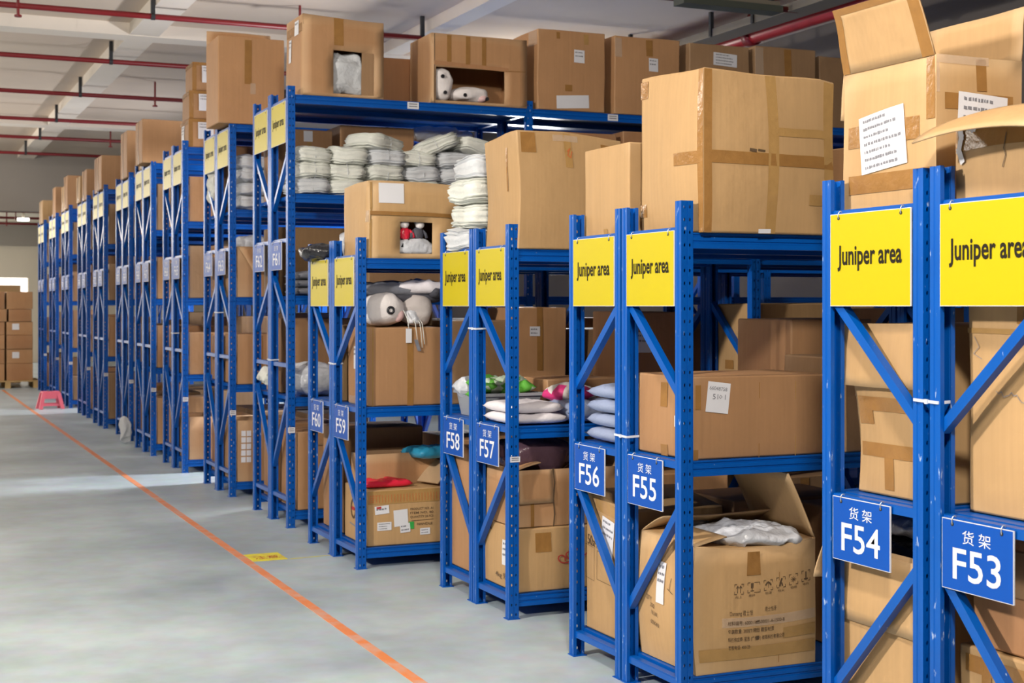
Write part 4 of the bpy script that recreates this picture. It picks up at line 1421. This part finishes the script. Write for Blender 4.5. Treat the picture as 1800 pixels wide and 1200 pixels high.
t = thing('cardboard_sheet', 'loose piece of cardboard leaning beside the blue packet in rack F59', 'cardboard sheet', (3.13, 8.35, 0.475), 0.35)
m_ = MB()
m_.bar((-0.02, 0, 0.01), (0.11, 0, 0.135), (0, 1, 0), 0.20, 0.006)
link('sheet', m_.mesh('sheet', 'kraft_grey'), t)
pillow('plastic_packet', 'blue plastic packet lying on the loose cardboard in rack F59', 'plastic packet', (3.17, 8.47, 0.625), (0.28, 0.26, 0.075), 'poly_cyan', None, rz=0.2, amp=0.012)
c = Carton('brown box on its own past the blue packet at the bottom of rack F59', 3.30, 3.9, 8.25, 8.68, Z0, 0.75, 'kraft', group=IN)
# F60
c = Carton('tall grey brown box at the bottom of rack F60', 2.70, 3.25, 8.80, 9.24, Z0, 0.80, 'kraft', group=IN)
c = Carton('brown box with clear tape on the middle shelf of rack F60', 2.70, 3.20, 8.80, 9.10, Z1, 1.46, 'kraft_tan', group=IN)
c = Carton('dark brown box beside the taped one on the middle shelf of rack F60', 3.24, 3.9, 8.80, 9.24, Z1, 1.50, 'kraft_grey', group=IN)
soft('wrapped_bundle', 'black plastic wrapped bundle sticking out from the top of rack F60', 'wrapped bundle', (2.69, 9.10, Z2 + 0.005), (0.36, 0.42, 0.11), mat='poly_black', amp=0.02, freq=10, ex=0.7)
soft('plastic_bag', 'grey plastic bag behind the black bundle on top of rack F60', 'plastic bag', (2.80, 8.93, Z2 + 0.005), (0.16, 0.16, 0.21), 'plastic bags on the racks', mat='poly_clear', amp=0.03, freq=10)

# ---- shaded filler deeper in the near racks
def fill(code, key, zbase, spans, hmax, seed_):
    rnd = random.Random(seed_)
    X0, Yf, s, D, t = NEAR[code]
    ya_, yb_ = (Yf + 0.02, Yf + D - 0.03) if s > 0 else (Yf - D + 0.03, Yf - 0.02)
    for k, (x0, x1) in enumerate(spans):
        h_ = hmax * rnd.uniform(0.72, 1.0)
        c = Carton('brown box deeper on the %s of rack %s, %s from the aisle' % (key, code, ord_[k + 1]), x0, x1, ya_, yb_, zbase, zbase + h_, rnd.choice(('kraft', 'kraft_red', 'kraft_grey')), group=IN)
        fc = 'F' if s > 0 else 'B'
        c.tape(fc, (x1 - x0) * 0.45, 0.0, (x1 - x0) * 0.55, h_ * 0.98)
        if rnd.random() < 0.5:
            c.label('F', 0.05, h_ * 0.6, 0.15, h_ * 0.8, 0, 2)
fill('F53', 'middle shelf', Z1, ((3.62, 4.2),), 0.6, 1)
fill('F55', 'bottom shelf', Z0, ((3.72, 4.2),), 0.6, 2)
fill('F55', 'middle shelf', Z1, ((3.66, 4.2),), 0.5, 3)
fill('F56', 'middle shelf', Z1, ((3.75, 4.2), (4.4, 5.0)), 0.7, 4)
fill('F56', 'top shelf', Z2, ((3.60, 4.15), (4.4, 5.0)), 0.4, 5)
fill('F55', 'top shelf', Z2, ((3.70, 4.2), (4.4, 5.1)), 0.4, 6)
fill('F57', 'bottom shelf', Z0, ((3.60, 4.2), (4.4, 5.0)), 0.7, 7)
fill('F58', 'bottom shelf', Z0, ((3.52, 4.2), (4.4, 5.0)), 0.7, 8)
fill('F58', 'middle shelf', Z1, ((3.85, 4.2), (4.40, 4.72)), 0.68, 9)
fill('F60', 'middle shelf', Z1, ((4.12, 4.7), (4.75, 5.3)), 0.6, 10)
fill('F60', 'bottom shelf', Z0, ((3.4, 3.95), (4.12, 4.7)), 0.7, 11)
fill('F59', 'top shelf', Z2, ((3.40, 3.95), (4.12, 4.7)), 0.38, 12)
fill('F60', 'top shelf', Z2, ((3.10, 3.6), (4.12, 4.7)), 0.40, 13)
c = Carton('rounded taped box on the middle shelf past the second upright of rack F57', 4.40, 5.20, 6.63, 7.02, Z1, 1.60, 'kraft_tan', 0.02, 0.006, group=IN)
c.tape('F', 0.0, 0.44, 0.78, 0.52).tape('F', 0.55, 0.0, 0.62, 0.60).tape('F', 0.0, 0.12, 0.78, 0.17).tape('L', 0.10, 0.25, 0.20, 0.30)

# ---- tall racks
def tall_y(i, front):
    y = TY[i]
    return (y + 0.02, y + 0.48) if front else (y + 0.565, y + 1.02)

T3, T2, T1, T0, T4 = 2.392, 1.662, 0.932, 0.122, 3.102
ya_, yb_ = tall_y(0, True)
yc_, yd_ = tall_y(0, False)
# boxes on top of the first tall rack
c = Carton('box with a square cut-out showing grey clothes on top of the first tall rack', 2.75, 3.355, 9.92, 10.38, T4, 3.66, 'kraft', 0.008, 0.005, group=BX, holes={'F': (0.225, 0.02, 0.53, 0.325)}, warp=lambda p, s: Vector((p.x, p.y, p.z + 0.035 * (p.z / s.h) * max(0, 0.5 - p.x / s.w - 0.3))))
c.tape('F', 0.23, 0.36, 0.30, 0.555).label('L', 0.25, 0.43, 0.36, 0.53, 0, 1).label('L', 0.10, 0.26, 0.17, 0.42, 0, 2).tape('L', 0.02, 0.44, 0.44, 0.50)
c.patch('torn_panel', 'F', 0.435, 0.02, 0.528, 0.325, 'kraft_grey', 0, 0.001)
soft('clothes_bundle', 'grey bagged clothes filling the square cut-out of the box on the first tall rack', 'clothes bundle', (3.08, 10.02, T4 + 0.02), (0.30, 0.14, 0.31), mat='rag_cool', amp=0.04, freq=9, ex=0.5, ez=0.5, ridges=2, ramp=0.02)
c = Carton('box with a large front opening and plush toys on the first tall rack', 3.735, 4.51, 9.92, 10.40, T4, 3.62, 'kraft', 0.004, 0.004, group=BX, holes={'F': (0.03, 0.02, 0.585, 0.27)})
c.draw('F', [(0.03, 0.30), (0.6, 0.28)], 0.03, 'kraft_red', 'printed_mark')
for u in (0.12, 0.27, 0.40):
    c.tape('F', u, 0.30, u + 0.035, 0.51, 'tape_brown')
c.draw('F', [(0.595, 0.27), (0.76, 0.275)], 0.004, 'tape_brown').draw('F', [(0.02, 0.0), (0.02, 0.51)], 0.006, 'ink_brown')
for k, (x, y, s_, nm, m2) in enumerate(((3.84, 10.0, (0.15, 0.16, 0.26), 'upright white plush toy with black eyes in the open box', 'plush_white'), (4.06, 10.02, (0.30, 0.20, 0.12), 'white and pink plush toy lying in the open box', 'plush_white'))):
    t = thing('plush_toy', nm + ' on the first tall rack', 'plush toy', (x, y, T4 + 0.02))
    superblob('toy_body', (0, 0, 0), s_, 0.8, 0.8, 0.02, 8, m2, parent=t)
    for ex_, ez_ in (((-0.02, 0.18), (0.0, 0.06)) if k == 0 else ((0.12, 0.03), (-0.06, 0.05))):
        m_ = MB()
        m_.tube([(ex_, -s_[1] / 2 - 0.006, ez_), (ex_, -s_[1] / 2 + 0.02, ez_)], 0.014, 12)
        link('eye', m_.mesh('eye', 'poly_black'), t)
    if k:
        superblob('paw', (0.09, -0.03, 0.0), (0.10, 0.14, 0.07), 1, 1, 0.006, 9, 'plush_pink', parent=t, nu=20, nv=12)
c = Carton('brown box standing behind the gap between cut-out and open boxes on the first tall rack', 3.42, 3.93, 10.52, 10.93, T4, 3.52, 'kraft_red', group=BX)
c = Carton('tall box with square label and torn paper on the first tall rack', 4.60, 5.185, 9.92, 10.38, T4, 3.72, 'kraft', 0.008, 0.005, group=BX)
c.label('F', 0.31, 0.375, 0.40, 0.475, -0.03, 2).label('F', 0.16, 0.02, 0.44, 0.12, 0.06, 0).tape('F', 0.16, 0.55, 0.19, 0.60).tape('F', 0.40, 0.52, 0.44, 0.60, 'tape_pale').tape('F', 0.23, 0.15, 0.29, 0.20).tape('L', 0.3, 0.5, 0.45, 0.61, 'tape_clear')
c = Carton('box with a small white label beside the torn paper box on the first tall rack', 5.27, 5.86, 9.92, 10.38, T4, 3.72, 'kraft', 0.012, 0.005, group=BX)
c.label('F', 0.30, 0.35, 0.385, 0.455, -0.02, 2).tape('F', 0.28, 0.47, 0.34, 0.60).tape('F', 0.0, 0.45, 0.06, 0.60, 'tape_clear')
c = Carton('box with a crumpled white paper stuck on it on the first tall rack', 5.95, 6.52, 9.92, 10.38, T4, 3.715, 'kraft_grey', 0.012, 0.006, group=BX)
c.label('F', 0.22, 0.44, 0.45, 0.545, -0.05, 4)
c = Carton('box with clear tape on its corner on top of the first tall rack', 6.58, 7.18, 9.92, 10.38, T4, 3.735, 'kraft_grey', 0.012, 0.006, group=BX)
c.tape('F', 0.0, 0.40, 0.08, 0.62, 'tape_clear').tape('F', 0.28, 0.40, 0.35, 0.62)
c = Carton('last box of the row on top of the first tall rack', 7.24, 7.8, 9.95, 10.38, T4, 3.70, 'kraft_grey', group=BX)
for k, (x0, x1, h_) in enumerate(((4.75, 5.4, 0.30), (5.5, 6.2, 0.36))):
    c = Carton('brown box on the far half of the first tall rack top, %s of two' % ord_[k], x0, x1, yc_, yd_, T4, T4 + h_, 'kraft_red', group=BX)
# shelf with white packs (front) and boxes (rear)
row = [('rag_white', 2.85), ('rag_white', 3.12), ('rag_white', 3.40), ('rag_white', 3.68), ('rag_cool', 3.96), ('rag_white', 4.24)]
for lay in range(3):
    for j, (m2, x) in enumerate(row):
        if lay == 2 and j == 0:
            continue
        pack('white fabric pack on the first tall rack, %s layer, %s from the aisle end' % (ord_[lay], ord_[j]), (x + random.uniform(-.02, .02), 10.15 + random.uniform(-0.015, 0.015), T3 + 0.115 * lay), (0.285, 0.42, 0.125), m2 if (j + lay) % 4 else 'rag_cool', rz=random.uniform(-0.1, 0.1))
for k, (x, z, a, ti) in enumerate(((3.34, 2.725, 0.5, 0.10), (3.85, 2.74, -0.3, -0.40), (4.12, 2.73, 0.2, 0.2))):
    o = pack('loose white fabric pack tilted on the %s heap top of the first tall rack' % ord_[k], (x, 10.10, z), (0.36, 0.34, 0.12), 'rag_white', rz=a)
    o.rotation_euler = (0, ti, a)
pack('white fabric pack filling the layer end at the first upright of the first tall rack', (2.85, 10.15, T3 + 0.23), (0.26, 0.40, 0.12), 'rag_white')
for k, (x0, x1, h_, m2) in enumerate(((2.72, 3.14, 0.53, 'kraft'), (3.20, 3.80, 0.58, 'kraft'), (3.84, 4.40, 0.46, 'kraft'), (4.68, 5.35, 0.5, 'kraft_red'), (5.4, 5.95, 0.52, 'kraft_red'))):
    c = Carton('brown box behind the white packs in the first tall rack, %s from the aisle end' % ord_[k], x0, x1, yc_, yd_, T3, T3 + h_, m2, group=IN)
    if k == 0:
        c.tape('F', 0.19, 0.44, 0.26, 0.52, 'label_white').tape('F', 0.215, 0.05, 0.25, 0.44, 'tape_pale')
    if k == 1:
        c.tape('F', 0.30, 0.46, 0.34, 0.54, 'tape_clear')
soft('plastic_bag', 'silvery plastic bag on the boxes behind the white packs in the first tall rack', 'plastic bag', (4.08, 10.66, T3 + 0.465), (0.50, 0.18, 0.16), 'plastic bags on the racks', mat='poly_clear', amp=0.04, freq=8)
for k, (x0, x1, h_) in enumerate(((4.72, 5.3, 0.55), (5.36, 5.95, 0.58), (6.05, 6.35, 0.5))):
    c = Carton('brown box on the upper shelf of the first tall rack, %s past the second upright' % ord_[k], x0, x1, ya_, yb_, T3, T3 + h_, 'kraft_red', group=IN)
# lower shelves of first tall rack
for k in range(3):
    pillow('folded_garment', 'grey folded garment in the first tall rack, %s from the bottom of its stack' % ord_[k], 'folded garment', (2.92, 10.15, T2 + 0.058 * k), (0.40, 0.40, 0.06), 'garment_grey', 'folded garments in the first tall rack')
c = Carton('dark box behind the grey garments in the first tall rack', 2.72, 3.30, yc_, yd_, T2, T2 + 0.52, 'kraft_dark', group=IN)
c = Carton('brown box deeper on the third shelf of the first tall rack', 3.25, 3.95, ya_, yb_, T2, T2 + 0.4, 'kraft_grey', group=IN)
soft('plastic_bag', 'clear plastic bag of small goods on the second shelf of the first tall rack', 'plastic bag', (2.88, 10.14, T1), (0.34, 0.40, 0.24), 'plastic bags on the racks', mat='poly_clear', amp=0.03, freq=9)
soft('plastic_bag', 'brown tinted plastic bag past the clear one in the first tall rack', 'plastic bag', (3.25, 10.14, T1), (0.36, 0.40, 0.26), 'plastic bags on the racks', mat='poly_grey', amp=0.03, freq=9)
c = Carton('box behind the plastic bags on the second shelf of the first tall rack', 2.74, 3.35, yc_, yd_, T1, T1 + 0.56, 'kraft', group=IN)
c = Carton('tall brown box standing on the floor shelf of the first tall rack', 2.72, 3.15, ya_, yb_, T0, 0.68, 'kraft', group=IN)
c.flap('F', 0.10, 176, 0, u0=0.12, u1=0.30)
c = Carton('tall brown box on the floor shelf of the far half of the first tall rack', 2.72, 3.20, yc_, yd_, T0, 0.70, 'kraft', group=IN)
soft('plastic_bag', 'crumpled white bag poking out of the end of the first tall rack', 'plastic bag', (2.72, 10.72, T1 + 0.05), (0.14, 0.24, 0.12), 'plastic bags on the racks', mat='rag_white', amp=0.035, freq=14)

# boxes on top of the other tall racks: rack index, x0, x1, y0, y1, height, material
TOPS = [
    (1, 2.53, 3.09, 11.73, 12.20, 0.72, 'kraft', 'tall wide box overhanging the end of the second tall rack'),
    (2, 2.66, 2.99, 13.64, 14.02, 0.27, 'kraft', None), (2, 2.67, 2.98, 13.65, 14.00, 0.27, 'kraft', None), (2, 2.70, 2.98, 13.66, 13.98, 0.27, 'kraft', None),
    (3, 2.50, 2.92, 15.30, 15.75, 0.46, 'kraft', 'wide box overhanging the end of the fourth tall rack'),
    (3, 2.62, 3.0, 15.86, 16.3, 0.40, 'kraft_tan', 'box behind the overhanging one on the fourth tall rack'),
    (4, 2.62, 3.05, 17.12, 17.6, 0.55, 'kraft', 'tall box on the fifth tall rack'),
    (5, 2.58, 2.95, 18.98, 19.45, 0.44, 'kraft', 'first box on the sixth tall rack'), (5, 2.62, 3.05, 19.53, 19.95, 0.47, 'kraft_red', 'second box behind it on the sixth tall rack'),
    (6, 2.64, 2.98, 20.92, 21.4, 0.43, 'kraft', 'first box on the seventh tall rack'), (6, 2.62, 2.95, 21.48, 21.9, 0.38, 'kraft_tan', 'second box behind it on the seventh tall rack'),
    (7, 2.62, 3.0, 23.02, 23.5, 0.52, 'kraft', 'tall box on the eighth tall rack'), (7, 2.64, 3.0, 23.58, 24.0, 0.40, 'kraft_tan', 'lower box on the far half of the eighth tall rack'),
    (8, 2.66, 3.05, 25.08, 25.55, 0.50, 'kraft', 'tall box on the ninth tall rack'), (9, 2.66, 3.2, 27.22, 27.8, 0.42, 'kraft_tan', 'box on the tenth and last tall rack'),
]
stackz = T4
for n_, (i, x0, x1, y0, y1, h_, m2, lb) in enumerate(TOPS):
    z = T4
    if lb is None:
        z = stackz
        lb = 'small worn white-labelled box on the third tall rack, %s of its stack of three' % ('lowest', 'middle', 'topmost')[n_ - 1]
    c = Carton(lb, x0, x1, y0, y1, z, z + h_, m2, 0.006, 0.005, group=BX)
    if i == 2:
        stackz = z + h_ + 0.002
        c.label('F', 0.09, 0.08, 0.24, 0.24, 0, 2).tape('F', 0.0, 0.24, (x1 - x0), 0.27).tape('F', 0.0, 0.0, 0.04, 0.25).tape('L', 0.0, 0.22, 0.35, 0.26)
        if n_ == 1:
            c.label('L', 0.08, 0.04, 0.22, 0.22, 0, 3)
    if i == 1:
        c.tape('F', 0.22, 0.33, 0.28, 0.70, 'tape_brown').tape('F', 0.27, 0.25, 0.315, 0.34, 'tape_clear')
        c.flap('B', 0.12, 0, 0)
    elif i > 2:
        c.tape('L', 0.18, 0.0, 0.24, h_)
# shelves of the tall racks behind the first
rnd = random.Random(5)
LV = ((T0, 'floor shelf'), (T1, 'second shelf'), (T2, 'third shelf'), (T3, 'fourth shelf'))
for i in range(1, 10):
    for front in (True, False):
        y0, y1 = tall_y(i, front)
        half = 'camera-facing' if front else 'far'
        for z, zn in LV:
            X = TX[i] + 0.07
            if i == 1 and front and z == T3:
                for k in range(4):
                    pack('grey white fabric pack in the second tall rack, %s from the bottom' % ord_[k], (X + 0.20, (y0 + y1) / 2, z + 0.115 * k), (0.36, 0.42, 0.122), 'rag_cool', ridges=3)
                c = Carton('brown box deeper on the fourth shelf of the second tall rack', X + 0.45, X + 1.1, y0, y1, z, z + 0.6, 'kraft', group=IN)
                continue
            h_ = rnd.uniform(0.36, 0.60)
            w_ = rnd.uniform(0.42, 0.62)
            opn = (i, front, z) in ((1, True, T2), (2, True, T0), (1, True, T0))
            c = Carton('brown box at the end of the %s, %s half of the %s tall rack' % (zn, half, ord_[i]), X, X + w_, y0, y1, z, z + h_, rnd.choice(('kraft', 'kraft', 'kraft_grey', 'kraft_red')), group=IN, top=not opn, step=0.12)
            if opn and z == T2:
                c.flap('F', 0.22, 150, 10, taper=0.4)
                soft('plastic_bag', 'white plastic bag bulging from the open box in the second tall rack', 'plastic bag', (X + 0.22, (y0 + y1) / 2, z + h_ - 0.05), (0.34, 0.36, 0.16), 'plastic bags on the racks', mat='poly_clear', amp=0.03, freq=9)
            if opn and i == 1 and z == T0:
                for r_ in range(5):
                    for q in range(2):
                        c.patch('label_sticker', 'F', 0.03 + 0.045 * q, 0.16 + 0.055 * r_, 0.068 + 0.045 * q, 0.205 + 0.055 * r_, 'label_white')
            if i < 5:
                c.tape('F', w_ * 0.42, 0, w_ * 0.5, h_ * 0.97)
                c.tape('L', 0.19, 0, 0.24, h_ * 0.97)
                w2 = rnd.uniform(0.4, 0.55)
                c = Carton('brown box deeper on the %s, %s half of the %s tall rack' % (zn, half, ord_[i]), X + w_ + 0.05, X + w_ + 0.05 + w2, y0, y1, z, z + rnd.uniform(0.35, 0.6), 'kraft_grey', group=IN, step=0.15)
soft('plastic_bag', 'white bag and papers hanging out at the end of the second tall rack', 'plastic bag', (2.70, 12.60, T3 + 0.1), (0.12, 0.24, 0.34), 'plastic bags on the racks', mat='rag_white', amp=0.05, freq=9)
soft('plastic_bag', 'white sack on the floor at the foot of the fourth tall rack', 'plastic bag', (2.565, 16.85, 0.0), (0.13, 0.17, 0.30), 'plastic bags on the racks', mat='rag_cool', amp=0.04, freq=7)

# ---- pallet of boxes at the end of the aisle
t = thing('wooden_pallet', 'wooden pallet carrying a wrapped stack of boxes at the end of the aisle', 'pallet', (2.20, 29.05, 0))
for k in range(6):
    m_ = MB()
    m_.box(-0.6, 0.6, -0.05 + 0.2 * k, 0.05 + 0.2 * k, 0.125, 0.147)
    link('deck_board', m_.mesh('deck_board', 'wood'), t)
for x in (-0.52, 0, 0.52):
    m_ = MB()
    m_.box(x - 0.05, x + 0.05, -0.04, 1.04, 0.022, 0.125)
    m_.box(x - 0.05, x + 0.05, -0.04, 1.04, 0.0, 0.022)
    link('runner', m_.mesh('runner', 'wood'), t)
lay = [(0.33, 'aisle'), (0.28, ''), (0.27, ''), (0.26, ''), (0.24, ''), (0.34, '')]
z = 0.148
for k, (h_, _) in enumerate(lay):
    for j, (x0, x1) in enumerate(((1.68, 2.14), (2.18, 2.66)) if k != 4 else ((1.68, 2.18), (2.22, 2.64))):
        c = Carton('box in the pallet stack, %s layer up, %s' % (ord_[k], ('towards the open floor', 'towards the racks')[j]), x0, x1, 29.05 + 0.02 * (k % 2), 29.6, z, z + h_ - 0.004, ('kraft', 'kraft_red')[(k + j) % 2], group='boxes stacked on the pallet', step=0.15)
        if j == 1 and k in (1, 3):
            c.label('F', 0.10, 0.10, 0.23, 0.22, 0, 0)
    z += h_
for k, (x0, x1, h_) in enumerate(((1.75, 2.60, 2.02), (1.0, 1.70, 1.85))):
    c = Carton('very large box standing behind the pallet stack, %s' % ('beside the racks', 'beside the open floor')[k], x0, x1, 31.0, 31.9, 0.0, h_, 'kraft_tan', group='large boxes behind the pallet', step=0.3)

# ---- pink stool
t = thing('step_stool', 'small pink folding plastic step stool on the floor by the tall racks', 'stool', (2.36, 23.0, 0), 0.1)
m_ = MB()
m_.box(-0.125, 0.125, -0.10, 0.10, 0.245, 0.272)
link('seat', m_.mesh('seat', 'stool_pink'), t)
m_ = MB()
m_.box(-0.045, 0.045, -0.02, 0.02, 0.2725, 0.276)
link('handle_slot', m_.mesh('handle_slot', 'garment_dark'), t)
for sx in (-1, 1):
    for sy in (-1, 1):
        m_ = MB()
        m_.bar((sx * 0.11, sy * 0.085, 0.25), (sx * 0.165, sy * 0.125, 0.0), (1, 0, 0), 0.055, 0.03)
        link('leg', m_.mesh('leg', 'stool_pink'), t)
for sy in (-1, 1):
    m_ = MB()
    m_.box(-0.12, 0.12, sy * 0.095 - 0.008, sy * 0.095 + 0.008, 0.16, 0.25)
    link('apron', m_.mesh('apron', 'stool_pink'), t)
    m_ = MB()
    m_.box(-0.13, 0.13, sy * 0.108 - 0.006, sy * 0.108 + 0.006, 0.05, 0.085)
    link('stretcher', m_.mesh('stretcher', 'stool_pink'), t)
